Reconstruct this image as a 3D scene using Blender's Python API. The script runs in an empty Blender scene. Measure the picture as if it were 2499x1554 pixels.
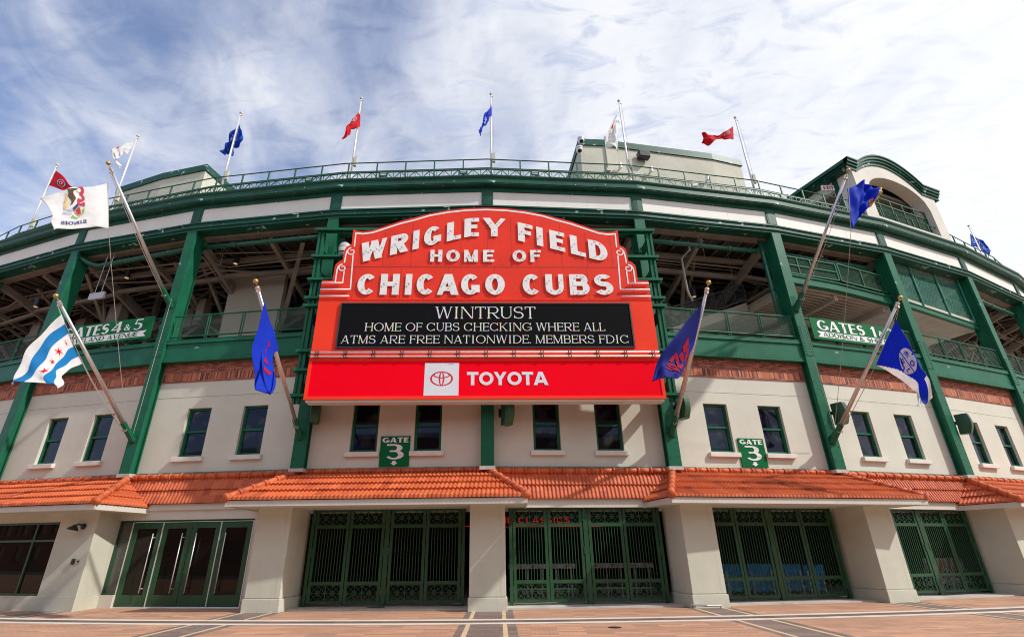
import bpy, math, random, json
from mathutils import Vector, Matrix
from math import sin, cos, radians, pi, sqrt, tan, floor
random.seed(7)
S = bpy.context.scene
COL = S.collection
# ------------------------------------------------------------------ camera
FPX, TILT, ROLL, CAMH = 1252.586, radians(24.5236), radians(-.5098), 1.65
right = Vector((1, 0, 0)); fwd = Vector((0, cos(TILT), sin(TILT))); up = Vector((0, -sin(TILT), cos(TILT)))
cx = right * cos(ROLL) + up * sin(ROLL); cy = -right * sin(ROLL) + up * cos(ROLL); cz = -fwd
cam = bpy.data.objects.new('camera', bpy.data.cameras.new('camera')); COL.objects.link(cam)
cam.matrix_world = Matrix(((cx.x, cy.x, cz.x, 0), (cx.y, cy.y, cz.y, 0), (cx.z, cy.z, cz.z, CAMH), (0, 0, 0, 1)))
cam.data.sensor_width = 36; cam.data.lens = 36 * FPX / 2499; cam.data.shift_x = 37.5 / 2499
cam.data.clip_start = .1; cam.data.clip_end = 3000
S.camera = cam
S.cycles.filter_width = 1.05
# ------------------------------------------------------------------ light
SUN = Vector((.94, -.41, .95)).normalized()
S.view_settings.view_transform = 'Standard'; S.view_settings.look = 'None'
S.view_settings.gamma = 1; S.view_settings.exposure = .74
sl = bpy.data.lights.new('sun', 'SUN'); sl.energy = 2.3; sl.angle = radians(1.2); sl.color = (1, .965, .90)
so = bpy.data.objects.new('sun', sl); COL.objects.link(so); so.location = SUN * 60
so.rotation_euler = SUN.to_track_quat('Z', 'Y').to_euler()
W = bpy.data.worlds.new('World'); S.world = W; W.use_nodes = True


class NT:
    def __init__(s, tree): s.t = tree; s.n = tree.nodes; s.l = tree.links
    def add(s, typ, ins=None, **props):
        nd = s.n.new(typ)
        for k, v in props.items(): setattr(nd, k, v)
        for k, v in (ins or {}).items():
            if hasattr(v, 'is_output'): s.l.new(v, nd.inputs[k])
            else: nd.inputs[k].default_value = v
        return nd
    def math(s, op, a, b=0.0, c=0.0, clamp=False):
        return s.add('ShaderNodeMath', {0: a, 1: b, 2: c}, operation=op, use_clamp=clamp).outputs[0]
    def mix(s, f, a, b):
        nd = s.n.new('ShaderNodeMix'); nd.data_type = 'RGBA'
        for i, v in ((0, f), (6, a), (7, b)):
            if hasattr(v, 'is_output'): s.l.new(v, nd.inputs[i])
            else: nd.inputs[i].default_value = v if i == 0 else tuple(v) + ((1,) if len(v) == 3 else ())
        return nd.outputs[2]
    def ramp(s, f, stops):
        nd = s.n.new('ShaderNodeValToRGB'); e = nd.color_ramp.elements
        while len(e) < len(stops): e.new(.5)
        for i, (p, c) in enumerate(stops):
            e[i].position = p; e[i].color = tuple(c) + (1,) if not isinstance(c, (int, float)) else (c, c, c, 1)
        s.l.new(f, nd.inputs[0]); return nd.outputs[0]
    def smooth(s, f, lo, hi, a=0.0, b=1.0):
        nd = s.add('ShaderNodeMapRange', {0: f, 1: lo, 2: hi, 3: a, 4: b}, interpolation_type='SMOOTHSTEP')
        return nd.outputs[0]
    def noise(s, vec, scale, detail=4, rough=.55, dist=0.0):
        return s.add('ShaderNodeTexNoise', {'Vector': vec, 'Scale': scale, 'Detail': detail, 'Roughness': rough, 'Distortion': dist}).outputs[0]


def build_world():
    t = NT(W.node_tree); t.n.clear()
    g = t.add('ShaderNodeTexCoord').outputs['Generated']
    sky = t.add('ShaderNodeTexSky', sky_type='NISHITA', sun_disc=False, sun_elevation=math.asin(SUN.z),
                sun_rotation=math.atan2(SUN.x, SUN.y), altitude=180, air_density=1.0, dust_density=.6, ozone_density=2.5)
    x, y, z = t.add('ShaderNodeSeparateXYZ', {0: g}).outputs
    zc = t.math('MAXIMUM', z, .07)
    px = t.math('DIVIDE', x, zc); py = t.math('DIVIDE', y, zc)
    def pv(sx, sy, ox=0., oy=0., sh=0.):
        xx = t.math('ADD', t.math('MULTIPLY', px, sx), ox); xx = t.math('ADD', xx, t.math('MULTIPLY', py, sh))
        return t.add('ShaderNodeCombineXYZ', {0: xx, 1: t.math('ADD', t.math('MULTIPLY', py, sy), oy), 2: 0.0}).outputs[0]
    n1 = t.noise(pv(1.0, .74, 3.1, .4, .25), 1.6, 9, .54, .6)
    n2 = t.noise(pv(1.9, 1.05, .2, 1.7, .35), 2.3, 7, .54, .7)
    n3 = t.noise(pv(1.6, 3.2, 5.2, 1.0, .5), 4.5, 5, .6, .8)
    n4 = t.noise(pv(1.4, .9, 9.2, 4.0, -.3), .8, 3, .5, .2)
    m = t.math('ADD', t.math('MULTIPLY', n1, .40), t.math('MULTIPLY', n2, .30))
    m = t.math('ADD', m, t.math('MULTIPLY', n3, .20)); m = t.math('ADD', m, t.math('MULTIPLY', n4, .22))
    m = t.math('ADD', m, t.math('MULTIPLY', x, .15))
    m = t.math('ADD', t.math('MULTIPLY', t.smooth(m, .345, .63), .90), t.math('MULTIPLY', t.smooth(n4, .2, .7), .12))
    vx = t.smooth(x, -.62, .42)
    c1 = t.mix(vx, (.66, .70, .84), (.92, .94, .99))
    puff = t.math('MULTIPLY', t.smooth(n2, .3, .72), t.smooth(n1, .2, .8))
    c2 = t.mix(t.math('MULTIPLY', puff, 1.0, clamp=True), c1, (1.04, 1.04, 1.04))
    c3 = t.mix(t.smooth(x, .22, .75, 0, .62), c2, (1.08, 1.08, 1.08))
    c3 = t.mix(t.math('MULTIPLY', t.math('MULTIPLY', t.smooth(n3, .47, .72), .8), t.smooth(x, .85, .25)), c3, (.55, .63, .82))
    K = 1 / .11
    cc = t.add('ShaderNodeVectorMath', {0: c3, 1: (K * .62, K * .62, K * .62)}, operation='MULTIPLY').outputs[0]
    skyc = t.add('ShaderNodeVectorMath', {0: sky.outputs[0], 1: (1.30, 1.15, 1.15)}, operation='MULTIPLY').outputs[0]
    m = t.math('MULTIPLY', m, .93)
    col = t.mix(m, skyc, cc)
    bg = t.add('ShaderNodeBackground', {0: col, 1: .11})
    o = t.add('ShaderNodeOutputWorld', {0: bg.outputs[0]})


build_world()

# ------------------------------------------------------------------ materials
MATS = {}


def mat(name, base, rough=.6, metal=0., var=.12, vscale=1.5, bump=0., bscale=60., dirt=None, dscale=.35, spec=.5, emit=None, estr=1., trans=0., chip=None, chipt=.70, tint=None, streak=None):
    if name in MATS: return MATS[name]
    m = bpy.data.materials.new(name); m.use_nodes = True; MATS[name] = m
    t = NT(m.node_tree); p = t.n['Principled BSDF']
    ob = t.add('ShaderNodeTexCoord').outputs['Object']
    col = tuple(base) + (1,)
    if var:
        f = t.noise(ob, vscale, 6, .62)
        lo = tuple(c * (1 - var) for c in base); hi = tuple(min(1, c * (1 + var)) for c in base)
        col = t.mix(t.smooth(f, .3, .7), lo, hi)
    if dirt:
        f = t.noise(ob, dscale, 8, .7, .6); f2 = t.noise(ob, dscale * 9, 5, .7)
        k = t.math('MULTIPLY', t.smooth(f, .5, .75), t.smooth(f2, .3, .75, .2, 1.))
        col = t.mix(k, col, dirt)
    if streak:
        sv = t.add('ShaderNodeMapping', {'Vector': ob, 'Scale': (5.0, 5.0, .22)}).outputs[0]
        k = t.math('MULTIPLY', t.smooth(t.noise(sv, 1.0, 5, .7), .56, .78), t.smooth(t.noise(ob, .6, 4, .6), .32, .65, 0, .85)); col = t.mix(k, col, streak)
    if chip:
        f = t.noise(ob, 2.6, 3, .55, .3); k = t.smooth(f, chipt, chipt + .02); col = t.mix(k, col, chip)
    if hasattr(col, 'is_output'): t.l.new(col, p.inputs['Base Color'])
    else: p.inputs['Base Color'].default_value = col
    p.inputs['Roughness'].default_value = rough; p.inputs['Metallic'].default_value = metal
    p.inputs['Specular IOR Level'].default_value = spec
    if tint: p.inputs['Specular Tint'].default_value = tuple(tint) + (1,)
    if bump:
        b = t.add('ShaderNodeBump', {'Height': t.noise(ob, bscale, 5, .65), 'Strength': bump, 'Distance': .02})
        t.l.new(b.outputs[0], p.inputs['Normal'])
    if emit:
        p.inputs['Emission Color'].default_value = tuple(emit) + (1,); p.inputs['Emission Strength'].default_value = estr
    if trans:
        tr = t.add('ShaderNodeBsdfTranslucent'); src = p.inputs['Base Color']
        if src.is_linked: t.l.new(src.links[0].from_socket, tr.inputs[0])
        else: tr.inputs[0].default_value = col
        mx = t.add('ShaderNodeMixShader', {0: trans, 1: p.outputs[0], 2: tr.outputs[0]})
        t.l.new(mx.outputs[0], t.n['Material Output'].inputs[0])
    return m


GREEN = (.010, .118, .060)
m_green = mat('green_paint', GREEN, .42, var=.16, vscale=.9, dirt=(.03, .15, .085), dscale=.5, streak=(.02, .085, .05), bump=.05, bscale=25, spec=.22, chip=(.16, .30, .22), chipt=.735)
m_green2 = mat('green_paint_gate', (.015, .070, .029), .38, var=.14, vscale=2.2, dirt=(.05, .10, .045), dscale=1.2)
m_greend = mat('green_rail', (.014, .095, .045), .45, var=.15, vscale=2)
m_frieze = mat('green_frieze', (.007, .075, .046), .45, var=.18, vscale=.7, dirt=(.06, .15, .12), dscale=.6, bump=.04, bscale=20, spec=.3, chip=(.40, .56, .52), chipt=.655)
m_white = mat('cream_panel', (.76, .74, .675), .6, var=.05, vscale=.6, dirt=(.62, .60, .53), dscale=.4, streak=(.55, .52, .44))
m_wall = mat('plaster_wall', (.615, .61, .515), .88, var=.05, vscale=.5, bump=.25, bscale=45, dirt=(.54, .52, .43), dscale=.28, streak=(.47, .45, .37))
m_pier = mat('plaster_pier', (.57, .56, .46), .88, var=.06, vscale=.6, bump=.25, bscale=45, dirt=(.41, .385, .32), dscale=.5, streak=(.36, .335, .28))
m_trim = mat('painted_fascia', (.60, .57, .50), .7, var=.05, vscale=.8, dirt=(.50, .47, .41), dscale=.6)
m_sill = mat('stone_sill', (.70, .66, .60), .75, var=.07, vscale=2, bump=.1)
m_steel = mat('tan_steel', (.225, .185, .145), .6, var=.2, vscale=1.2, dirt=(.16, .12, .09), dscale=.5)
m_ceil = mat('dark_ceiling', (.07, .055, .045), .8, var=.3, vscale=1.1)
m_beige_in = mat('inner_plaster', (.40, .35, .28), .9, var=.08, vscale=.4, bump=.1)
m_conc = mat('concrete', (.50, .47, .42), .85, var=.1, vscale=1.3, bump=.12, dirt=(.30, .28, .25), dscale=.9)
m_glass = mat('dark_glass', (.006, .008, .012), .03, var=0, spec=.4, tint=(.55, .68, 1.0))
def vary_glass(m):
    t = NT(m.node_tree); p = t.n['Principled BSDF']; g = t.add('ShaderNodeNewGeometry').outputs[0]
    f = t.noise(g, .9, 2, .5, .4); f2 = t.noise(g, 1.3, 1, .5)
    c = t.mix(t.smooth(f, .52, .60), (.004, .005, .007), (.018, .022, .030)); c = t.mix(t.smooth(f2, .58, .68, 0, .7), c, (.06, .058, .055))  # lighter patches painted into the base colour stand in for varied reflections
    t.l.new(c, p.inputs['Base Color'])


vary_glass(m_glass)
m_glass2 = mat('street_glass', (.010, .008, .007), .02, var=0, spec=.28, tint=(1, .86, .74))
m_black = mat('black_metal', (.02, .02, .022), .45, var=.1)
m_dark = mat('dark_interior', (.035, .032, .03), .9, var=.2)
m_alu = mat('brushed_aluminium', (.62, .58, .56), .32, metal=.75, var=.08, vscale=6)
m_poleW = mat('white_pole', (.78, .74, .73), .35, metal=.25, var=.06, vscale=3)
m_gold = mat('gold_ball', (.55, .33, .10), .35, metal=.6, var=.1, vscale=5)
m_steelh = mat('steel_handle', (.74, .73, .71), .42, metal=.55, var=.03)
m_red = mat('sign_red', (.80, .048, .026), .55, var=.07, vscale=.8, dirt=(.62, .04, .025), dscale=.7, spec=.12, streak=(.66, .05, .03))
m_red2 = mat('sign_orange_red', (.92, .055, .024), .6, var=.05, vscale=.8, spec=.1)
m_redP = mat('panel_red', (.96, .0005, .014), .6, var=.03, vscale=.5, spec=.05)
m_ltr = mat('letter_white', (.83, .81, .78), .5, var=.06, vscale=3, dirt=(.62, .60, .58), dscale=2.2)
m_neon = mat('neon_tube', (.86, .84, .82), .3, var=.03)
m_led = mat('led_black', (.006, .006, .007), .8, var=.15, vscale=20, spec=.08)
m_scuff = mat('plate_white', (.74, .76, .80), .5, var=.03)
m_bar0 = mat('white_paint', (.34, .33, .31), .5, var=.08)
m_rope = mat('rope', (.42, .37, .30), .9, var=.15, vscale=20)
m_signg = mat('sign_green', (.003, .135, .04), .5, var=.05, spec=.1)
m_signw = mat('sign_white', (.78, .78, .78), .5, var=.03)
m_pipe = mat('green_pipe', (.014, .10, .062), .4, var=.1, vscale=2)


def led_text():
    m = bpy.data.materials.new('led_text'); m.use_nodes = True
    t = NT(m.node_tree); p = t.n['Principled BSDF']
    ob = t.add('ShaderNodeTexCoord').outputs['Object']
    n = t.add('ShaderNodeTexNoise', {'Vector': ob, 'Scale': 9.0, 'Detail': 3.0}).outputs[1]
    hs = t.add('ShaderNodeHueSaturation', {'Saturation': 2.6, 'Value': 1.25, 'Color': n}).outputs[0]
    c = t.mix(.38, hs, (.92, .86, .74))
    t.l.new(c, p.inputs['Emission Color']); p.inputs['Emission Strength'].default_value = .5
    p.inputs['Base Color'].default_value = (.1, .1, .1, 1)
    return m


m_ledt = led_text()


def brick_mat(name, soldier=False):
    m = bpy.data.materials.new(name); m.use_nodes = True
    t = NT(m.node_tree); p = t.n['Principled BSDF']
    ob = t.add('ShaderNodeTexCoord').outputs['Object']; x, y, z = t.add('ShaderNodeSeparateXYZ', {0: ob}).outputs
    if soldier: v = t.add('ShaderNodeCombineXYZ', {0: z, 1: x, 2: 0.0}).outputs[0]
    else: v = t.add('ShaderNodeCombineXYZ', {0: x, 1: z, 2: 0.0}).outputs[0]
    b = t.add('ShaderNodeTexBrick', {'Vector': v, 'Color1': (.40, .095, .04, 1), 'Color2': (.10, .032, .026, 1), 'Mortar': (.30, .20, .15, 1),
              'Scale': 1.0, 'Mortar Size': .007, 'Bias': -.1, 'Brick Width': .32 if soldier else .21, 'Row Height': .074}, offset=0 if soldier else .5)
    row = t.math('FLOOR', t.math('DIVIDE', z, .074)); bw = .074 if soldier else .21
    shift = t.math('MULTIPLY', t.math('MODULO', row, 2.0), .5)
    cell = t.add('ShaderNodeCombineXYZ', {0: t.math('FLOOR', t.math('DIVIDE', x, bw)) if soldier else t.math('FLOOR', t.math('ADD', t.math('DIVIDE', x, bw), shift)), 1: 0.0 if soldier else row, 2: 0.0}).outputs[0]
    wn = t.add('ShaderNodeTexWhiteNoise', {0: cell}).outputs[0]
    if soldier: c = t.ramp(wn, [(0., (.05, .025, .022)), (.1, (.20, .045, .028)), (.5, (.40, .10, .045)), (1., (.60, .23, .11))])
    else: c = t.ramp(wn, [(0., (.045, .025, .025)), (.12, (.15, .038, .028)), (.55, (.30, .07, .04)), (1., (.46, .14, .07))])
    c = t.mix(t.math('MULTIPLY', b.outputs[1], .7), c, (.34, .22, .17)); n = t.noise(ob, 1.2, 5, .6)
    c = t.mix(t.smooth(n, .45, .8, 0, .4), c, (.18, .06, .045))
    t.l.new(c, p.inputs['Base Color']); p.inputs['Roughness'].default_value = .85
    bp = t.add('ShaderNodeBump', {'Height': b.outputs[1], 'Strength': -.5, 'Distance': .01}); t.l.new(bp.outputs[0], p.inputs['Normal'])
    return m


m_brick = brick_mat('brick_running'); m_brick2 = brick_mat('brick_soldier', True)


def tile_mat():
    m = bpy.data.materials.new('terracotta'); m.use_nodes = True
    t = NT(m.node_tree); p = t.n['Principled BSDF']
    ob = t.add('ShaderNodeTexCoord').outputs['Object']; x, y, z = t.add('ShaderNodeSeparateXYZ', {0: ob}).outputs
    v = t.add('ShaderNodeCombineXYZ', {0: t.math('FLOOR', t.math('DIVIDE', x, .29)), 1: t.math('FLOOR', t.math('MULTIPLY', z, 3.8)), 2: 0.0}).outputs[0]
    wn = t.add('ShaderNodeTexWhiteNoise', {0: v}).outputs[0]
    n = t.noise(ob, .8, 6, .7)
    c = t.ramp(wn, [(0., (.40, .070, .022)), (.15, (.50, .095, .027)), (.7, (.56, .115, .033)), (1., (.63, .15, .046))])
    c = t.mix(t.smooth(n, .48, .8, 0, .45), c, (.27, .048, .024))
    n2 = t.noise(ob, 5.0, 6, .75)
    c = t.mix(t.smooth(n2, .66, .8, 0, .5), c, (.50, .36, .28))
    t.l.new(c, p.inputs['Base Color']); p.inputs['Roughness'].default_value = .6
    b = t.add('ShaderNodeBump', {'Height': t.noise(ob, 40, 4), 'Strength': .15, 'Distance': .01}); t.l.new(b.outputs[0], p.inputs['Normal'])
    return m


m_tile = tile_mat()


def paver_mat(name, c1, c2, mortar, scale=1.0, rot=0.):
    m = bpy.data.materials.new(name); m.use_nodes = True
    t = NT(m.node_tree); p = t.n['Principled BSDF']
    ob = t.add('ShaderNodeTexCoord').outputs['Object']
    mp = t.add('ShaderNodeMapping', {'Vector': ob, 'Rotation': (0, 0, rot)}).outputs[0]
    b = t.add('ShaderNodeTexBrick', {'Vector': mp, 'Color1': tuple(c1) + (1,), 'Color2': tuple(c2) + (1,), 'Mortar': tuple(mortar) + (1,),
              'Scale': scale, 'Mortar Size': .006, 'Bias': 0., 'Brick Width': .21, 'Row Height': .105})
    n = t.noise(ob, .35, 7, .65); n2 = t.noise(ob, 2.3, 5, .6)
    c = t.mix(t.smooth(n, .35, .7, 0, .5), b.outputs[0], tuple(k * 1.35 for k in c1))
    mx, my, _ = t.add('ShaderNodeSeparateXYZ', {0: mp}).outputs
    wn = t.add('ShaderNodeTexWhiteNoise', {0: t.add('ShaderNodeCombineXYZ', {0: t.math('FLOOR', t.math('DIVIDE', mx, .63)), 1: t.math('FLOOR', t.math('DIVIDE', my, .21)), 2: 0.0}).outputs[0]}).outputs[0]
    c = t.mix(t.smooth(wn, .55, 1., 0, .4), c, tuple(k * .55 for k in c1)); c = t.mix(t.smooth(wn, .0, .35, .4, 0), c, tuple(min(1, k * 1.5) for k in c2))
    c = t.mix(t.smooth(n2, .5, .8, 0, .35), c, tuple(k * .62 for k in c2))
    t.l.new(c, p.inputs['Base Color']); p.inputs['Roughness'].default_value = .78
    bp = t.add('ShaderNodeBump', {'Height': b.outputs[1], 'Strength': -.3, 'Distance': .01}); t.l.new(bp.outputs[0], p.inputs['Normal'])
    return m


m_paver = paver_mat('plaza_brick', (.42, .24, .155), (.48, .24, .14), (.20, .13, .09), rot=radians(3))
m_paverD = paver_mat('dark_paver', (.17, .12, .10), (.225, .155, .125), (.10, .08, .07))
m_tan = mat('tan_paver', (.58, .42, .25), .8, var=.1, vscale=3, bump=.1)
m_band = mat('pale_stone', (.62, .57, .51), .75, var=.09, vscale=1.5, bump=.1, dirt=(.45, .38, .32), dscale=1.2)
m_asph = mat('asphalt', (.10, .10, .10), .9, var=.15, vscale=2, bump=.3)


# ------------------------------------------------------------------ mesh helper
class MB:
    def __init__(s): s.v = []; s.f = []; s.m = []; s.cur = 0
    def add(s, vs, fs):
        o = len(s.v); s.v += [tuple(p) for p in vs]
        for f in fs: s.f.append([i + o for i in f]); s.m.append(s.cur)
    def box(s, x0, x1, y0, y1, z0, z1):
        s.add([(x0, y0, z0), (x1, y0, z0), (x1, y1, z0), (x0, y1, z0), (x0, y0, z1), (x1, y0, z1), (x1, y1, z1), (x0, y1, z1)],
              [(0, 3, 2, 1), (4, 5, 6, 7), (0, 1, 5, 4), (1, 2, 6, 5), (2, 3, 7, 6), (3, 0, 4, 7)])
    def quad(s, a, b, c, d): s.add([a, b, c, d], [(0, 1, 2, 3)])
    def bar(s, p0, p1, w, h, upv=(0, 0, 1)):
        p0 = Vector(p0); p1 = Vector(p1); d = (p1 - p0).normalized(); u = Vector(upv)
        if abs(d.dot(u)) > .98: u = Vector((0, 1, 0))
        a = d.cross(u).normalized() * w / 2; b = a.cross(d).normalized() * h / 2
        s.add([p0 - a - b, p0 + a - b, p0 + a + b, p0 - a + b, p1 - a - b, p1 + a - b, p1 + a + b, p1 - a + b],
              [(0, 3, 2, 1), (4, 5, 6, 7), (0, 1, 5, 4), (1, 2, 6, 5), (2, 3, 7, 6), (3, 0, 4, 7)])
    def tube(s, pts, r, n=8, r1=None, cap=True):
        pts = [Vector(p) for p in pts]; o = len(s.v); m = len(pts); prev = None
        for i, p in enumerate(pts):
            d = (pts[min(i + 1, m - 1)] - pts[max(i - 1, 0)]).normalized()
            if prev is None:
                a = d.cross(Vector((0, 0, 1)));  a = a if a.length > .05 else d.cross(Vector((0, 1, 0)))
            else: a = prev - d * prev.dot(d)
            a.normalize(); prev = a; b = d.cross(a)
            rr = r if r1 is None else r + (r1 - r) * i / (m - 1)
            for k in range(n): s.v.append(tuple(p + a * rr * cos(2 * pi * k / n) + b * rr * sin(2 * pi * k / n)))
        for i in range(m - 1):
            for k in range(n):
                k2 = (k + 1) % n
                s.f.append([o + i * n + k, o + i * n + k2, o + (i + 1) * n + k2, o + (i + 1) * n + k]); s.m.append(s.cur)
        if cap:
            s.f.append([o + k for k in range(n)][::-1]); s.f.append([o + (m - 1) * n + k for k in range(n)]); s.m += [s.cur] * 2
    def ball(s, c, r, n=10, k=6, sz=1.):
        c = Vector(c); rows = []
        for i in range(k + 1):
            a = pi * i / k - pi / 2
            rows.append([c + Vector((cos(a) * cos(2 * pi * j / n) * r, cos(a) * sin(2 * pi * j / n) * r, sin(a) * r * sz)) for j in range(n)])
        o = len(s.v)
        for row in rows: s.v += [tuple(p) for p in row]
        for i in range(k):
            for j in range(n):
                s.f.append([o + i * n + j, o + i * n + (j + 1) % n, o + (i + 1) * n + (j + 1) % n, o + (i + 1) * n + j]); s.m.append(s.cur)
    def prism(s, poly, y0, y1):
        """polygon in x,z extruded along y (y0 = front)"""
        n = len(poly); o = len(s.v)
        s.v += [(x, y0, z) for x, z in poly] + [(x, y1, z) for x, z in poly]
        s.f.append([o + i for i in range(n)]); s.f.append([o + n + i for i in range(n)][::-1]); s.m += [s.cur] * 2
        for i in range(n):
            j = (i + 1) % n; s.f.append([o + j, o + i, o + n + i, o + n + j]); s.m.append(s.cur)
    def build(s, name, mats, parent=None, loc=(0, 0, 0), rz=0., smooth=False, bevel=0.):
        me = bpy.data.meshes.new(name); me.from_pydata(s.v, [], s.f)
        for m_ in (mats if isinstance(mats, (list, tuple)) else [mats]): me.materials.append(m_)
        if any(s.m): me.polygons.foreach_set('material_index', s.m)
        if smooth: me.polygons.foreach_set('use_smooth', [True] * len(me.polygons))
        me.update()
        o = bpy.data.objects.new(name, me); COL.objects.link(o); o.location = loc; o.rotation_euler = (0, 0, rz)
        if parent: o.parent = parent
        if bevel:
            b = o.modifiers.new('bevel', 'BEVEL'); b.width = bevel; b.segments = 2; b.limit_method = 'ANGLE'
        return o


def inst(o, parent, loc, rz, name=None):
    c = o.copy(); COL.objects.link(c); c.parent = parent; c.location = loc; c.rotation_euler = (0, 0, rz)
    if name: c.name = name
    return c


def tree(o, parent, loc=None, rz=None, label=None):
    c = o.copy(); COL.objects.link(c); c.parent = parent
    if loc is not None: c.location = loc; c.rotation_euler = (0, 0, rz)
    if label: c['label'] = label
    for ch in list(o.children): tree(ch, c)
    return c


def tag(o, label, cat, group=None, kind=None):
    o['label'] = label; o['category'] = cat
    if group: o['group'] = group
    if kind: o['kind'] = kind
    return o


def empty(name, loc=(0, 0, 0), rz=0.):
    o = bpy.data.objects.new(name, None); COL.objects.link(o); o.location = loc; o.rotation_euler = (0, 0, rz); o.empty_display_size = .3
    return o


# ------------------------------------------------------------------ facade frame
LB, A0, TN = 7.08, .0208777, .1052735
P = {3: Vector((-.38383, 19.32525))}
for k in range(3, 11):
    a = A0 + TN * (k - 3 + .5); P[k + 1] = P[k] + Vector((cos(a), sin(a))) * LB
for k in range(3, -4, -1):
    a = A0 + TN * (k - 3 - .5); P[k - 1] = P[k] - Vector((cos(a), sin(a))) * LB
def BF(i): return (P[i].x, P[i].y, 0), A0 + TN * (i - 3 + .5)        # bay frame: x along the facade, y inward
def CF(i): return (P[i].x, P[i].y, 0), A0 + TN * (i - 3)             # column frame
def WB(i, s, d, z):
    (x, y, _), a = BF(i); return Vector((x + s * cos(a) + d * sin(a), y + s * sin(a) - d * cos(a), z))
def WC(i, s, d, z):
    (x, y, _), a = CF(i); return Vector((x + s * cos(a) + d * sin(a), y + s * sin(a) - d * cos(a), z))
KM = tan(TN / 2)
ARC_C = P[3] + Vector((-sin(A0), cos(A0))) * 67.26


def extr(mb, prof, e0=True, e1=True, s0=0., s1=LB):
    """profile (d,z) swept along one bay, mitred at the columns"""
    n = len(prof); o = len(mb.v)
    mb.v += [(s0 - (d * KM if e0 else 0), -d, z) for d, z in prof] + [(s1 + (d * KM if e1 else 0), -d, z) for d, z in prof]
    for i in range(n):
        j = (i + 1) % n; mb.f.append([o + i, o + j, o + n + j, o + n + i]); mb.m.append(mb.cur)
    if not e0: mb.f.append([o + i for i in range(n)][::-1]); mb.m.append(mb.cur)
    if not e1: mb.f.append([o + n + i for i in range(n)]); mb.m.append(mb.cur)


def rivets(mb, pts, r=.022):
    for (x, y, z) in pts:
        o = len(mb.v); n = 6
        for rr, dy in ((r, 0), (r * .7, -r * .55)):
            for k in range(n): mb.v.append((x + rr * cos(2 * pi * k / n), y + dy, z + rr * sin(2 * pi * k / n)))
        for k in range(n): mb.f.append([o + k, o + (k + 1) % n, o + n + (k + 1) % n, o + n + k]); mb.m.append(mb.cur)
        mb.f.append([o + n + k for k in range(n)]); mb.m.append(mb.cur)


def holes_wall(mb, x0, x1, z0, z1, holes, y, depth):
    xs = sorted({x0, x1, *[h[0] for h in holes], *[h[1] for h in holes]}); zs = sorted({z0, z1, *[h[2] for h in holes], *[h[3] for h in holes]})
    for i in range(len(xs) - 1):
        for j in range(len(zs) - 1):
            mx, mz = (xs[i] + xs[i + 1]) / 2, (zs[j] + zs[j + 1]) / 2
            if any(h[0] < mx < h[1] and h[2] < mz < h[3] for h in holes): continue
            mb.quad((xs[i], y, zs[j]), (xs[i + 1], y, zs[j]), (xs[i + 1], y, zs[j + 1]), (xs[i], y, zs[j + 1]))
    for a, b, c, d in holes:
        Y = y + depth
        mb.quad((a, y, c), (a, y, d), (a, Y, d), (a, Y, c)); mb.quad((b, y, c), (b, Y, c), (b, Y, d), (b, y, d))
        mb.quad((a, y, d), (b, y, d), (b, Y, d), (a, Y, d)); mb.quad((a, y, c), (a, Y, c), (b, Y, c), (b, y, c))


def mesh_screen(mb, x0, x1, z0, z1, y, pitch=.08, w=.007, slope=None, orient='diamond'):
    """woven wire: thin flat strips in two directions, slope(x) lifts the panel"""
    sl = slope or (lambda x: 0.)
    def strip(ax, az, bx, bz, yy):
        dx, dz = bx - ax, bz - az; l = sqrt(dx * dx + dz * dz)
        if l < 1e-4: return
        nx, nz = -dz / l * w / 2, dx / l * w / 2
        mb.quad((ax - nx, yy, az - nz + sl(ax)), (bx - nx, yy, bz - nz + sl(bx)), (bx + nx, yy, bz + nz + sl(bx)), (ax + nx, yy, az + nz + sl(ax)))
    W_, H_ = x1 - x0, z1 - z0
    if orient == 'grid':
        n = int(W_ / pitch)
        for i in range(1, n): strip(x0 + i * pitch, z0, x0 + i * pitch, z1, y)
        for i in range(1, int(H_ / pitch)): strip(x0, z0 + i * pitch, x1, z0 + i * pitch, y + .004)
        return
    p = pitch * 1.414; c = -H_
    while c < W_:
        a0_, a1_ = max(c, 0), min(c + H_, W_)
        if a1_ > a0_:
            strip(x0 + a0_, z0 + a0_ - c, x0 + a1_, z0 + a1_ - c, y)
            strip(x0 + a0_, z1 - (a0_ - c), x0 + a1_, z1 - (a1_ - c), y + .004)
        c += p
# ------------------------------------------------------------------ the stadium
stadium = empty('stadium', (P[3].x, P[3].y + 30, 0))
tag(stadium, 'curved stadium front with green steel columns, plaster walls and terracotta canopies', 'stadium')
BAYS = list(range(-3, 10)); COLS = list(range(-3, 11))
PAR = stadium
def fix(o, loc):      # parent with the empty's offset removed
    o.location = Vector(loc) - stadium.location; return o
def at_bays(proto, bays):
    (l, a) = BF(bays[0]); fix(proto, l); proto.rotation_euler.z = a
    for i in bays[1:]:
        (l, a) = BF(i); c = tree(proto, PAR); fix(c, l); c.rotation_euler.z = a
def at_cols(proto, cols):
    (l, a) = CF(cols[0]); fix(proto, l); proto.rotation_euler.z = a
    for i in cols[1:]:
        (l, a) = CF(i); c = tree(proto, PAR); fix(c, l); c.rotation_euler.z = a

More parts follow.
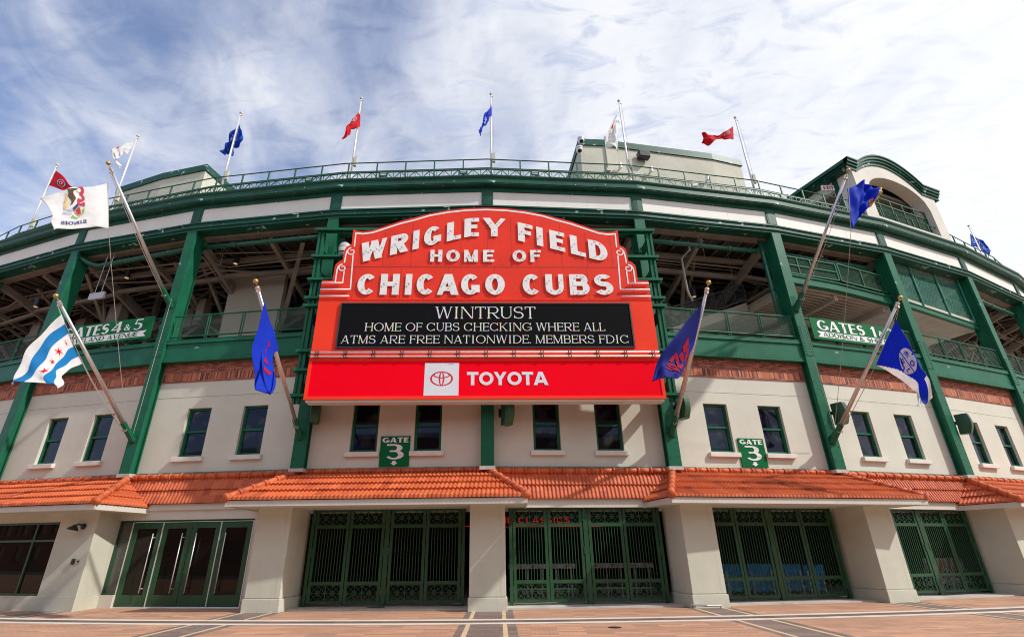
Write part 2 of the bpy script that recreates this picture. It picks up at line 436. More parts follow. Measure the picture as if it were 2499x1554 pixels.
# upper wall with window openings
WIN = [(1.785, 2.835), (4.245, 5.295)]
mb = MB(); holes_wall(mb, .015, LB - .015, 3.0, 8.27, [(a, b, 5.165, 7.13) for a, b in WIN], .35, .16)
uw = mb.build('upper_wall', m_wall, PAR)
mb = MB()
mb.box(.02, LB - .02, .344, .3495, 7.60, 7.612)
mb.build('control_joint', mat('joint_line', (.34, .315, .26), .9, var=.1), uw); at_bays(uw, BAYS)  # thin darker beige line marking the wall joint
def window_mb(a, b):
    f = MB(); y = .47; fw = .075
    for x0, x1, z0, z1, yy in ((a, a + fw, 5.165, 7.13, y), (b - fw, b, 5.165, 7.13, y), (a + fw, b - fw, 7.05, 7.13, y), (a + fw, b - fw, 5.165, 5.27, y - .01),
                               (a + fw, b - fw, 6.14, 6.215, y - .012), (a + fw, a + fw + .03, 5.27, 7.05, y + .03), (b - fw - .03, b - fw, 5.27, 7.05, y + .03)):
        f.box(x0, x1, yy, .56, z0, z1)
    return f
for a, b in WIN:
    fr = window_mb(a, b).build('window', m_green, PAR)
    g = MB(); g.quad((a + .07, .545, 5.26), (b - .07, .545, 5.26), (b - .07, .545, 6.15), (a + .07, .545, 6.15)); g.quad((a + .07, .525, 6.2), (b - .07, .525, 6.2), (b - .07, .525, 7.06), (a + .07, .525, 7.06))
    g.build('pane', m_glass, fr)
    s = MB(); s.box(a - .13, b + .13, .20, .5, 4.985, 5.163); s.build('sill', m_sill, fr, bevel=.012)
    at_bays(fr, BAYS)
# brick band
mb = MB(); mb.box(.015, LB - .015, .325, .5, 8.64, 9.14); mb.cur = 1; mb.box(.015, LB - .015, .320, .5, 8.33, 8.638); mb.cur = 0; mb.box(.015, LB - .015, .312, .5, 8.262, 8.328)
at_bays(mb.build('brick_band', [m_brick, m_brick2], PAR), BAYS)
# girder
mb = MB()
mb.box(.02, LB - .02, .07, .11, 9.12, 9.92); mb.box(.02, LB - .02, .01, .3, 9.9, 10.06); mb.box(.02, LB - .02, .045, .068, 9.12, 9.27); mb.box(.02, LB - .02, .03, .34, 9.085, 9.118)
mb.box(.02, LB - .02, .0, .4, 10.062, 10.085)
rivets(mb, [(.35 + .2 * k, .045, 9.2) for k in range(33)]); 
at_bays(mb.build('girder', m_green, PAR), BAYS)
# columns
mb = MB()
mb.box(-.245, .245, -.02, .10, 4.55, 15.72); mb.box(-.13, .13, .101, .345, 4.55, 9.1); mb.box(-.13, .13, .101, .62, 9.1, 15.72); mb.box(-.235, .235, .30, .345, 4.55, 9.08)
mb.box(-.245, .245, .622, .65, 9.9, 15.72)
mb.box(-.26, .26, -.038, -.021, 9.35, 10.75)
rv = []
for sx in (-.2, -.12, .12, .2):
    rv += [(sx, -.04, 9.42 + .13 * k) for k in range(11)]
for sx in (-.17, .17): rv += [(sx, -.021, 4.9 + .55 * k) for k in range(8)]
rivets(mb, rv, .026)
for sy in (-1, 1):
    x = sy * .131
    for k in range(54):
        z = 4.7 + .2 * k
        mb.box(min(x, x + sy * .03), max(x, x + sy * .03), .13, .16, z, z + .03)
col_ = mb.build('column', m_green, PAR)
b_ = MB(); b_.box(-.29, .29, -.05, .33, 4.42, 4.548); b_.build('base_plate', m_conc, col_)
at_cols(col_, COLS)
# frieze
mb = MB()
extr(mb, [(0.03, 15.70), (0.03, 15.82), (.10, 15.83), (.10, 15.88), (.06, 15.885), (.06, 16.05), (.12, 16.06), (.12, 16.09), (.02, 16.10), (.02, 16.205), (-.5, 16.205), (-.5, 15.70)])
extr(mb, [(-.5, 16.985), (.02, 16.985), (.02, 17.19), (-.5, 17.19)])
mb.box(.2, .262, -.02, .5, 16.207, 16.983); mb.box(LB - .262, LB - .2, -.02, .5, 16.207, 16.983)
for sgn, x in ((1, .0), (-1, LB)):
    mb.box(min(x, x + sgn * .2), max(x, x + sgn * .2), -.03, .5, 16.207, 16.983)
rivets(mb, [(.5 + .55 * k, -.062, 15.97) for k in range(12)], .02)
at_bays(mb.build('frieze_frame', m_frieze, PAR), BAYS)
mb = MB(); mb.box(.26, LB - .26, .04, .2, 16.2, 17.0)
for k in (1, 2): mb.box(LB * k / 3 - .004, LB * k / 3 + .004, .036, .042, 16.205, 16.985)
at_bays(mb.build('frieze_panel', m_white, PAR), BAYS)
mb = MB()
extr(mb, [(-.5, 17.195), (.10, 17.195), (.29, 17.21), (.29, 17.25), (.32, 17.26), (.32, 17.50), (.37, 17.54), (.40, 17.60), (.40, 17.645), (.34, 17.66), (-6.0, 17.70), (-6.0, 17.6), (-.5, 17.6)])
at_bays(mb.build('cornice', m_frieze, PAR), BAYS)
# roof railing
mb = MB(); y = .38
mb.tube([(0, y, 19.24), (LB, y, 19.24)], .03, 6); mb.tube([(0, y, 18.70), (LB, y, 18.70)], .026, 6)
for k in range(5):
    x = .22 + 1.416 * k; mb.box(x - .03, x + .03, y - .03, y + .03, 17.7, 19.22)
mb.box(0, LB, y - .03, y + .03, 18.60, 18.66); mb.box(0, LB, y - .03, y + .03, 18.16, 18.22); mb.box(0, LB, y - .03, y + .03, 17.86, 17.92)
n = 20
for k in range(n):
    x0, x1 = LB * k / n, LB * (k + 1) / n
    mb.bar((x0, y, 18.22 if k % 2 else 18.62), (x1, y, 18.62 if k % 2 else 18.22), .03, .03); mb.bar((x0, y, 18.2), (x0, y, 18.62), .028, .028, (0, 1, 0))
at_bays(mb.build('roof_railing', m_greend, PAR), BAYS)
mb = MB(); mesh_screen(mb, 0, LB, 17.7, 18.68, .42, .085, .006); at_bays(mb.build('railing_mesh', m_greend, PAR), BAYS)
for i, s in ((0, 3.1), (1, 5.3), (2, 2.0), (2, 5.9), (3, 2.35), (4, 3.5), (5, 1.6)):
    mb = MB(); mb.box(-.2, .2, -.02, .02, 0, .28); q = WB(i, s, -.33, 18.3)
    n_ = mb.build('notice_plate', m_frieze, None, q, BF(i)[1])
    mb = MB(); mb.box(-.15, .15, -.026, -.021, .17, .21); mb.box(-.13, .12, -.026, -.021, .09, .125); mb.build('lettering', m_signw, n_)
    tag(n_, 'small green notice plate fixed along the roof railing above the frieze', 'sign', 'notice plates on the roof railing')

# balcony railing behind the girder
mb = MB(); y = .12
for z in (11.26, 10.27): mb.tube([(.25, y, z), (LB - .25, y, z)], .035, 7)
for k in range(5):
    x = .32 + (LB - .64) * k / 4
    for dx in (-.05, .05):
        if 0 < k < 4 or dx * (1 if k == 0 else -1) > 0: mb.tube([(x + dx, y, 10.08), (x + dx, y, 11.26)], .026, 6)
at_bays(mb.build('balcony_railing', m_green, PAR), BAYS)
m_wire = mat('chainlink', (.10, .15, .11), .5, metal=.3, var=.1)
mb = MB(); mesh_screen(mb, .3, LB - .3, 10.28, 11.25, .14, .075, .009)
at_bays(mb.build('chainlink_mesh', m_wire, PAR), BAYS)

# inside of the concourse
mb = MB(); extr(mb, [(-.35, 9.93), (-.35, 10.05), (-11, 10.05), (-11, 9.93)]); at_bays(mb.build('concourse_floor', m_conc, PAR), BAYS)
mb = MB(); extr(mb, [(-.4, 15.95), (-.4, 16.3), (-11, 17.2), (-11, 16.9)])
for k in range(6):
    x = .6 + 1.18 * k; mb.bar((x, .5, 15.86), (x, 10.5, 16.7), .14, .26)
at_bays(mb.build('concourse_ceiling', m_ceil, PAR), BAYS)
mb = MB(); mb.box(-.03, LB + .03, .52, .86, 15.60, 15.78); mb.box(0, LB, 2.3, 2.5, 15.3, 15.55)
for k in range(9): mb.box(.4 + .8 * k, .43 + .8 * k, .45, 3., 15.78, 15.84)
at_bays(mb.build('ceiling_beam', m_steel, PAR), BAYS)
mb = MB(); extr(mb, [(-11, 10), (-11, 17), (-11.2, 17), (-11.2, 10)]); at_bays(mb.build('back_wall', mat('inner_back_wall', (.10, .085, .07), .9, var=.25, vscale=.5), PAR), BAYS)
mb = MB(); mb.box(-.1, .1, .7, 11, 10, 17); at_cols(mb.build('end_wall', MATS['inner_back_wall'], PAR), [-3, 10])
# steel frames (rakers, ties and braces)
mb = MB()
mb.bar((0, .7, 15.5), (0, 10.5, 12.3), .26, .34); mb.bar((0, 5.2, 10), (0, 5.2, 16.2), .26, .26); mb.bar((0, 5.2, 13.6), (0, 1.0, 15.4), .18, .2); mb.bar((0, 5.2, 13.8), (0, 9.8, 10.2), .24, .26)
mb.bar((0, 5.2, 13.7), (LB, 5.6, 13.7), .2, .26); mb.bar((0, 5.2, 13.7), (LB / 2, 5.4, 15.8), .14, .16); mb.bar((LB, 5.5, 13.7), (LB / 2, 5.4, 15.8), .14, .16)
mb.bar((LB / 2, 5.4, 13.7), (LB / 2, 5.4, 16.2), .14, .16); mb.bar((0, 5.2, 11.3), (LB / 2, 5.4, 13.7), .13, .15); mb.bar((LB, 5.5, 11.3), (LB / 2, 5.4, 13.7), .13, .15)
mb.bar((0, 2.6, 14.7), (LB, 2.8, 14.7), .16, .2); mb.bar((LB / 2, .8, 15.5), (LB / 2, 10.5, 12.4), .2, .26); mb.bar((LB / 2, 5.4, 13.6), (LB / 2 + 1.6, 9.5, 10.2), .2, .22)
for xx in (0, LB / 2): mb.prism([(xx - .5, 13.45), (xx + .5, 13.45), (xx + .6, 13.7), (xx + .25, 14.2), (xx - .25, 14.2), (xx - .6, 13.7)], 5.08, 5.12)
for k in range(4): mb.tube([(0, 3.2 + .7 * k, 15.2 + .12 * k), (LB, 3.3 + .7 * k, 15.2 + .12 * k)], .035, 5)
at_bays(mb.build('steel_frame', m_steel, PAR), BAYS)
# services and odd members that make each bay different
for i in BAYS:
    rg = random.Random(100 + i); mb = MB()
    for k in range(7):
        y0 = .9 + rg.random() * 6; z0 = 14.6 + rg.random() * 1.0; mb.tube([(.1, y0, z0), (LB * rg.random(), y0 + rg.random(), z0 + .1), (LB - .1, y0 + rg.random() * .5, z0 - .1)], .02 + .03 * rg.random(), 5)
    for k in range(5):
        x = rg.random() * LB; y0 = .8 + rg.random() * 5; mb.tube([(x, y0, 16.2), (x, y0, 14.2 + rg.random())], .014, 4)
    for k in range(4):
        x = rg.random() * LB; mb.bar((x, 1.5 + rg.random() * 2, 15.6), (x + rg.uniform(-2.5, 2.5), 4 + rg.random() * 5, 11 + rg.random() * 3), .1 + .1 * rg.random(), .14)
    for k in range(2):
        x = 1 + rg.random() * 5; y0 = 3 + rg.random() * 4; mb.box(x, x + .5 + rg.random() * .6, y0, y0 + .5, 13.2 + rg.random(), 14.6)
    at_bays(mb.build('service_line', m_steel, PAR), [i])
mb = MB(); mb.tube([(3.1, 1.2, 15.8), (3.1, 1.2, 15.1), (2.7, 1.4, 14.7), (2.7, 1.4, 12.9), (3.0, 1.6, 12.5)], .055, 8); at_bays(mb.build('white_pipe', m_bar0, PAR, smooth=True), [4])
# inner partition, ramp and mezzanine pieces that show in single bays
mb = MB(); mb.box(-.2, 2.9, 3.6, 3.9, 10.05, 15.3); o = mb.build('partition_wall', m_beige_in, PAR); at_bays(o, [1])
mb = MB(); mb.box(4.0, 7.0, 6.2, 6.5, 10.05, 13.0); o = mb.build('partition_wall', m_beige_in, PAR); at_bays(o, [0])
mb = MB()
mb.add([(2.6, 3.0, 11.2), (7.0, 3.0, 12.9), (7.0, 3.0, 13.4), (2.6, 3.0, 11.7), (2.6, 6, 11.2), (7.0, 6, 12.9), (7.0, 6, 13.4), (2.6, 6, 11.7)],
       [(0, 1, 2, 3), (4, 7, 6, 5), (3, 2, 6, 7), (0, 4, 5, 1), (0, 3, 7, 4), (1, 5, 6, 2)])
at_bays(mb.build('ramp', m_beige_in, PAR), [4])
mb = MB()
for z in (.1, 1.0): mb.bar((2.6, 2.98, 11.75 + z), (7, 2.98, 13.45 + z), .06, .06)
for k in range(8): x = 2.6 + 4.4 * k / 7; mb.bar((x, 2.98, 11.75 + 1.7 * k / 7), (x, 2.98, 12.75 + 1.7 * k / 7), .05, .05, (0, 1, 0))
mesh_screen(mb, 2.6, 7.0, 11.85, 12.7, 2.97, .09, .012, slope=lambda x: (x - 2.6) * 1.7 / 4.4)
at_bays(mb.build('ramp_railing', m_black, PAR), [4])
def slope5(x): return -.02 * x - max(0, x - 3.4) * .075
mb = MB(); n = 14
def slab(mb, y0, y1, z0, z1, x0=.24, x1=LB - .24, sl=slope5):
    for k in range(n):
        a, b = x0 + (x1 - x0) * k / n, x0 + (x1 - x0) * (k + 1) / n
        mb.add([(a, y0, z0 + sl(a)), (b, y0, z0 + sl(b)), (b, y0, z1 + sl(b)), (a, y0, z1 + sl(a)), (a, y1, z0 + sl(a)), (b, y1, z0 + sl(b)), (b, y1, z1 + sl(b)), (a, y1, z1 + sl(a))],
               [(0, 1, 2, 3), (4, 7, 6, 5), (3, 2, 6, 7), (0, 4, 5, 1)])
slab(mb, .42, .6, 13.33, 13.72); slab(mb, .36, .8, 13.70, 13.76); slab(mb, .36, .66, 13.29, 13.34)
at_bays(mb.build('mezzanine_beam', m_green, PAR), [5])
mb = MB(); slab(mb, .62, 10.5, 13.22, 13.5)
for k in range(40): mb.bar((.3, .8 + .24 * k, 13.2), (6.8, .8 + .24 * k, 12.86), .1, .03)
at_bays(mb.build('mezzanine_soffit', mat('ribbed_soffit', (.40, .34, .28), .8, var=.1), PAR), [5])
mb = MB()
for x in (.5, 3.5, 6.5): mb.bar((x, .7, 13.1 + slope5(x)), (x, 10, 13.1 + slope5(x)), .2, .34)
mb.bar((.3, 3.4, 13.05), (6.8, 3.4, 12.75), .2, .36); mb.bar((.4, 1.0, 13.02), (4.6, 3.4, 12.9), .16, .2)
at_bays(mb.build('mezzanine_joist', m_beige_in, PAR), [5])
mb = MB()
def panel(x0, x1, z0, z1, y, sl):
    for a, b in (((x0, z0), (x1, z0)), ((x1, z0), (x1, z1)), ((x1, z1), (x0, z1)), ((x0, z1), (x0, z0))):
        mb.bar((a[0], y, a[1] + sl(a[0])), (b[0], y, b[1] + sl(b[0])), .07, .06)
    mb.bar(((x0 + x1) / 2, y, z0 + sl((x0 + x1) / 2)), ((x0 + x1) / 2, y, z1 + sl((x0 + x1) / 2)), .06, .06, (0, 1, 0))
panel(.55, 3.75, 13.86, 14.8, .45, lambda x: 0.); mb.bar((.55, .45, 14.33), (3.75, .45, 14.33), .06, .06); mb.bar((1.35, .45, 13.86), (1.35, .45, 14.8), .05, .05, (0, 1, 0))
panel(3.9, 6.75, 13.86, 14.85, .45, lambda x: -(x - 3.9) * .1)
mesh_screen(mb, .55, 3.75, 13.86, 14.8, .46, .08, .012); mesh_screen(mb, 3.9, 6.75, 13.86, 14.85, .46, .08, .012, slope=lambda x: -(x - 3.9) * .1)
at_bays(mb.build('mezzanine_railing', m_green, PAR), [5])
# netted mezzanine of the next bay
sl6 = lambda x: -.07 * (x - 1.2)
mb = MB(); slab(mb, .42, .6, 13.0, 13.28, sl=sl6); slab(mb, .38, .75, 13.26, 13.31, sl=sl6); at_bays(mb.build('mezzanine_beam', m_green, PAR), [6])
mb = MB(); slab(mb, .48, .9, 13.32, 13.55, sl=sl6); slab(mb, .62, 10, 13.0, 13.25, sl=sl6); at_bays(mb.build('mezzanine_slab', m_conc, PAR), [6])
m_net = mat('green_net', (.015, .20, .135), .6, var=.2)
mb = MB()
for k in range(3):
    a, b = .3 + 2.16 * k, .3 + 2.16 * (k + 1); mesh_screen(mb, a, b, 13.3, 15.65, .5, .075, .02, slope=lambda x: -.05 * (x - 1.2), orient='grid')
for x in (.3, 2.46, 4.62, 6.78): mb.tube([(x, .46, 13.1), (x, .46, 15.7)], .05, 6)
mb.bar((.3, .5, 15.65), (6.78, .5, 15.4), .06, .06)
at_bays(mb.build('safety_net', m_net, PAR), [6])
# drain pipes under the frieze
def pipe(i, pts, r=.11, name='drain_pipe'):
    mb = MB(); mb.tube(pts, r, 10)
    for k in range(1, 4):
        q0, q1 = Vector(pts[-2]), Vector(pts[-1]); c = q0.lerp(q1, k / 4); d = (q1 - q0).normalized()
        mb.tube([c - d * .07, c + d * .07], r * 1.25, 10)
    at_bays(mb.build(name, m_pipe, PAR, smooth=True), [i])
pipe(0, [(.0, .1, 16.25), (.0, .12, 15.7), (.12, .28, 15.45), (.6, .42, 15.18), (1.0, .6, 15.05), (6.85, .6, 15.2)], .13)
for i in (1, 2, 3): pipe(i, [(.24, .6, 15.15), (6.85, .6, 15.2)], .115)
pipe(4, [(.24, .6, 15.0), (6.3, .6, 14.97)], .115); pipe(5, [(.3, .75, 15.1), (6.8, .75, 15.15)], .11); pipe(7, [(.24, .6, 15.0), (6.85, .6, 15.0)], .11)
pipe(4, [(6.62, .62, 15.7), (6.62, .62, 10.1)], .10)

# rooftop blocks
def roof_block(name, segs, d0, dep, ztop, capm, wallm):
    t = MB()
    for (i, s0, s1) in segs:
        e0 = (i, s0, s1) != segs[0]; e1 = (i, s0, s1) != segs[-1]
        A, B = WB(i, s0 - (d0 * KM if e0 else 0), d0, 0), WB(i, s1 + (d0 * KM if e1 else 0), d0, 0); A2, B2 = WB(i, s0 + (-(d0 - dep) * KM * -1 if e0 else 0), d0 - dep, 0), WB(i, s1 + ((d0 - dep) * KM if e1 else 0), d0 - dep, 0)
        z = 17.6; V = [A, B, B2, A2]
        t.add([(p.x, p.y, z) for p in V] + [(p.x, p.y, ztop) for p in V], [(0, 1, 5, 4), (1, 2, 6, 5), (2, 3, 7, 6), (3, 0, 4, 7), (4, 5, 6, 7)])
    o = t.build(name, wallm, PAR); fix(o, (0, 0, 0))
    t = MB()
    for (i, s0, s1) in segs:
        e0 = (i, s0, s1) != segs[0]; e1 = (i, s0, s1) != segs[-1]; dd = d0 + .08
        A, B = WB(i, s0 - (dd * KM if e0 else .08), dd, 0), WB(i, s1 + (dd * KM if e1 else .08), dd, 0); A2, B2 = WB(i, s0 - (0 if e0 else .08), d0 - dep, 0), WB(i, s1 + (0 if e1 else .08), d0 - dep, 0)
        V = [A, B, B2, A2]
        t.add([(p.x, p.y, ztop - .22) for p in V] + [(p.x, p.y, ztop + .22) for p in V], [(0, 1, 5, 4), (1, 2, 6, 5), (2, 3, 7, 6), (3, 0, 4, 7), (4, 5, 6, 7), (0, 3, 2, 1)])
    t.build('roof_edge', capm, o)
    return o
rb = roof_block('penthouse', [(3, 5.48, LB), (4, 0, LB), (5, 0, 2.2)], -3.0, 8, 23.1, m_frieze, m_pier)
rb2 = roof_block('penthouse', [(-1, 3, LB), (0, 0, 3.3)], -3.0, 9, 22.9, m_frieze, m_pier)
rb3 = roof_block('penthouse', [(0, 3.4, LB), (1, 0, .6)], -4.6, 6, 20.9, m_frieze, m_pier)
rb4 = roof_block('penthouse', [(-1, -4.5, -1.9)], -3.0, 9, 20.6, m_frieze, m_pier)

# stair tower with arched gable over the bay between the 2nd and 3rd column from the right
tw = MB(); yf = .25; X0, X1 = .1, 7.62; XC = 3.5
arch_o = [(X0, 18.0), (X0, 21.75)]
def archz(x, half, z0, zt):
    k = min(1, abs(x - XC) / half); return z0 + (zt - z0) * sqrt(max(0, 1 - k * k)) if half else z0
out_top = [(X0, 21.75), (.48, 21.75)]; N = 22
R_ = 3.0
for k in range(N + 1):
    x = XC - R_ + 2 * R_ * k / N; out_top.append((x, 21.72 + 1.2 * (1 - ((x - XC) / R_) ** 2)))
out_top += [(6.52, 21.75), (X1, 21.75)]
out_top = [p for p in out_top]
in_ = [(1.15, 18.55), (1.15, 20.35)]; HI = 2.75
for k in range(N + 1):
    x = 1.15 + (6.68 - 1.15) * k / N; xc = (1.15 + 6.68) / 2; h = (6.68 - 1.15) / 2
    in_.append((x, 20.35 + 1.5 * sqrt(max(0, 1 - ((x - xc) / h) ** 2))))
in_ += [(6.68, 20.35), (6.68, 18.55)]
def top_at(x):
    for (xa, za), (xb, zb) in zip(out_top, out_top[1:]):
        if xa <= x <= xb and xb > xa: return za + (zb - za) * (x - xa) / (xb - xa)
    return 21.75
# front face: strips of the wall around the opening
for (a, b) in ((X0, 1.15), (6.68, X1)):
    for k in range(3):
        xa, xb = a + (b - a) * k / 3, a + (b - a) * (k + 1) / 3; tw.quad((xa, yf, 17.7), (xb, yf, 17.7), (xb, yf, top_at(xb)), (xa, yf, top_at(xa)))
tw.quad((1.15, yf, 17.7), (6.68, yf, 17.7), (6.68, yf, 18.55), (1.15, yf, 18.55))
for (xa, za), (xb, zb) in zip(in_[1:-1], in_[2:-1]):
    if xb > xa: tw.quad((xa, yf, za), (xb, yf, zb), (xb, yf, top_at(xb)), (xa, yf, top_at(xa)))
for (xa, za), (xb, zb) in zip(in_, in_[1:]): tw.quad((xa, yf, za), (xa, yf + .7, za), (xb, yf + .7, zb), (xb, yf, zb))
tw.quad((1.15, yf, 18.55), (6.68, yf, 18.55), (6.68, yf + .7, 18.55), (1.15, yf + .7, 18.55))
# right wall, back, left wall pieces and floor
tw.box(X1 - .3, X1, yf + .001, 9, 17.7, 21.75); tw.box(X0, X1 - .31, 8.7, 9, 17.7, 21.75)
tw.box(X0, X0 + .3, yf + .001, 1.5, 17.7, 21.75); tw.box(X0, X0 + .3, 4.2, 8.69, 17.7, 21.75); tw.box(X0, X0 + .3, 1.5, 4.2, 17.7, 18.6); tw.box(X0, X0 + .3, 1.5, 4.2, 20.9, 21.75)
tw.box(X0 + .3, X1 - .3, yf + .7, 8.7, 17.71, 18.3)
tower = tw.build('stair_tower', m_trim, PAR); 
ct = MB()
def follow(dz0, dz1, out, y1):
    pts = out_top
    for (xa, za), (xb, zb) in zip(pts, pts[1:]):
        ct.add([(xa, yf - out, za + dz0), (xb, yf - out, zb + dz0), (xb, yf - out, zb + dz1), (xa, yf - out, za + dz1), (xa, y1, za + dz0), (xb, y1, zb + dz0), (xb, y1, zb + dz1), (xa, y1, za + dz1)],
               [(0, 1, 2, 3), (3, 2, 6, 7), (0, 4, 5, 1), (4, 7, 6, 5)])
out_top = [(X0 - .45, 21.75)] + out_top[1:-1] + [(X1 + .45, 21.75)]
follow(-.26, -.06, .06, 9); follow(-.05, .10, .14, 9); follow(.105, .28, .22, 9); follow(.285, .38, .28, 9)
for x0_, x1_, zz0, zz1 in ((X0 - .46, X0 - .4, 21.9, 22.1), (X0 - .36, X0 + .02, 21.6, 21.9), (X1 + .4, X1 + .46, 21.9, 22.1), (X1 - .02, X1 + .36, 21.6, 21.9)): ct.box(x0_, x1_, yf + .0, 9, zz0, zz1)
ct.box(X0 - .03, X0 + .03, 1.15, 1.45, 17.7, 21.6)
ct.build('arched_cornice', m_frieze, tower)
it = MB(); it.box(X0 + .31, X1 - .31, 6.8, 7, 18.3, 21.6); it.box(X0 + .31, X1 - .31, yf + .8, 7, 21.3, 21.5)
it.build('inner_room', mat('tower_inside', (.20, .17, .14), .9, var=.1), tower)
rl = MB(); y = yf + .35
for z in (20.42, 19.95, 18.68): rl.bar((1.16, y, z), (6.67, y, z), .06, .06)
for k in range(6): x = 1.2 + 5.43 * k / 5; rl.bar((x, y, 18.55), (x, y, 20.42), .06, .06, (0, 1, 0))
for k in range(60): x = 1.2 + 5.43 * k / 60; rl.bar((x, y + .02, 18.68), (x, y + .02, 19.95), .016, .016, (0, 1, 0))
rl.build('tower_railing', m_greend, tower)
at_bays(tower, [6])

# ------------------------------------------------------------------ lower storey
TP = .145
def tprof(x):
    k = (x / TP) % 1.0
    return .036 * max(0, sin(pi * min(1, k / .72))) ** .7 if k < .72 else 0.
def tiles(mb, pt, lo, hi, courses, nrm, lip=.055, step=TP / 6):
    """pt(s,t) -> point on the slope, t 0 eave .. 1 top"""
    xs0, xs1 = lo(0), hi(0); n = int((xs1 - xs0) / step); rows = []
    for c in range(courses):
        for u, off in ((0, lip), (.12, lip), (1, .004)): rows.append(((c + u) / courses, off))
    o = len(mb.v)
    for t, off in rows:
        a, b = lo(t), hi(t)
        for k in range(n + 1):
            s = min(max(xs0 + k * step, a), b); p = pt(s, t) + nrm * (tprof(s) * (1 if a < s < b else 0) + off); mb.v.append(tuple(p))
    for r in range(len(rows) - 1):
        for k in range(n):
            i0 = o + r * (n + 1) + k
            v = [i0, i0 + 1, i0 + n + 2, i0 + n + 1]
            if (Vector(mb.v[v[0]]) - Vector(mb.v[v[1]])).length + (Vector(mb.v[v[2]]) - Vector(mb.v[v[3]])).length < 1e-5: continue
            mb.f.append(v); mb.m.append(mb.cur)
    # eave front drop
    base = o
    for k in range(n + 1):
        v = mb.v[o + k]; mb.v.append((v[0], v[1], pt(min(max(xs0 + k * step, lo(0)), hi(0)), 0).z - .01))
    for k in range(n): mb.f.append([len(mb.v) - n - 1 + k, len(mb.v) - n + k, o + k + 1, o + k]); mb.m.append(mb.cur)
def caps(mb, p0, p1, r=.105, l=.44, collar=True):
    p0, p1 = Vector(p0), Vector(p1); n = max(1, int((p1 - p0).length / l)); d = (p1 - p0) / n
    for k in range(n):
        a = p0 + d * k; mb.tube([a, a + d * 1.04], r * 1.0, 10, r * .88); mb.tube([a - d.normalized() * .03, a + d.normalized() * .05], r * 1.24, 10)
EV, EZ, TV, TZ, EX = 1.95, 3.30, -.34, 4.40, 1.38
fs = Vector((0, -(EV - TV), -(EZ - TZ))); nf = Vector((0, -(TZ - EZ), (EV - TV))).normalized()
mb = MB()
tiles(mb, lambda s, t: Vector((s, -(EV + (TV - EV) * t), EZ + (TZ - EZ) * t)), lambda t: -EX * (1 - t), lambda t: LB + EX * (1 - t), 4, nf, lip=.075)
# hip sides: run along d
for sg, xe, xt in ((-1, -EX, 0.), (1, LB + EX, LB)):
    nn = Vector((sg * (TZ - EZ), 0, EX)).normalized()
    sub = MB(); 
    def pt(s, t, xe=xe, xt=xt): return Vector((xe + (xt - xe) * t, s, EZ + (TZ - EZ) * t))
    tiles(sub, pt, lambda t: -EV - (TV - EV) * t, lambda t: .34, 4, nn)
    if sg > 0: sub.f = [f[::-1] if False else f for f in sub.f]
    else: sub.f = [f[::-1] for f in sub.f]
    mb.add(sub.v, sub.f)
hip = mb.build('tile_canopy', m_tile, PAR)
mb = MB(); caps(mb, (-EX, -EV, EZ + .06), (0, .30, TZ + .07), .12); caps(mb, (LB + EX, -EV, EZ + .06), (LB, .30, TZ + .07), .12); caps(mb, (0, .27, TZ + .06), (LB, .27, TZ + .06), .10, .45)
mb.build('ridge_cap', m_tile, hip, smooth=True)
mb = MB()
mb.box(-EX - .0, LB + EX, -EV + .02, -EV + .08, 3.085, 3.275); mb.box(-EX, -EX + .06, -EV + .081, .30, 3.085, 3.275); mb.box(LB + EX - .06, LB + EX, -EV + .081, .30, 3.085, 3.275)
mb.box(-EX + .061, LB + EX - .061, -EV + .081, .30, 3.11, 3.15)
mb.build('fascia', m_trim, hip, bevel=.008)
at_bays(hip, [-1 + k for k in (1, 3, 5, 7)])
# recessed steep canopies
RV, RZ, RV2, RZ2 = .02, 3.42, -.22, 4.36
nr = Vector((0, -(RZ2 - RZ), (RV - RV2))).normalized()
mb = MB(); tiles(mb, lambda s, t: Vector((s, -(RV + (RV2 - RV) * t), RZ + (RZ2 - RZ) * t)), lambda t: 0., lambda t: LB, 2, nr, lip=.06)
rec = mb.build('tile_canopy', m_tile, PAR)
mb = MB(); caps(mb, (0, .18, RZ2 + .05), (LB, .18, RZ2 + .05), .11, .45); mb.build('ridge_cap', m_tile, rec, smooth=True)
mb = MB(); mb.box(0, LB, .02, .3, 3.19, 3.41); mb.build('fascia', m_trim, rec, bevel=.008)
at_bays(rec, [-1, 1, 3, 5, 7])
# metal flashing where wall and tiles meet
mb = MB(); mb.box(.0, LB, .28, .349, 4.46, 4.58); mb.box(0, LB, .20, .3, 4.44, 4.47)
at_bays(mb.build('flashing', mat('verdigris', (.15, .24, .19), .5, metal=.3, var=.25, vscale=3), PAR), BAYS)
# piers
def pier_mb(w0=-.585, w1=.585):
    p = MB(); p.box(w0, w1, -1.05, .5, .40, 3.12); p.box(w0 - .035, w1 + .035, -1.085, .5, -.05, .375); p.box(w0 + .01, w1 - .01, -1.04, .5, .375, .40); return p
po = pier_mb().build('pier', m_pier, PAR, bevel=.012); at_cols(po, [2, 3, 4, 5, 6, 7, 8])
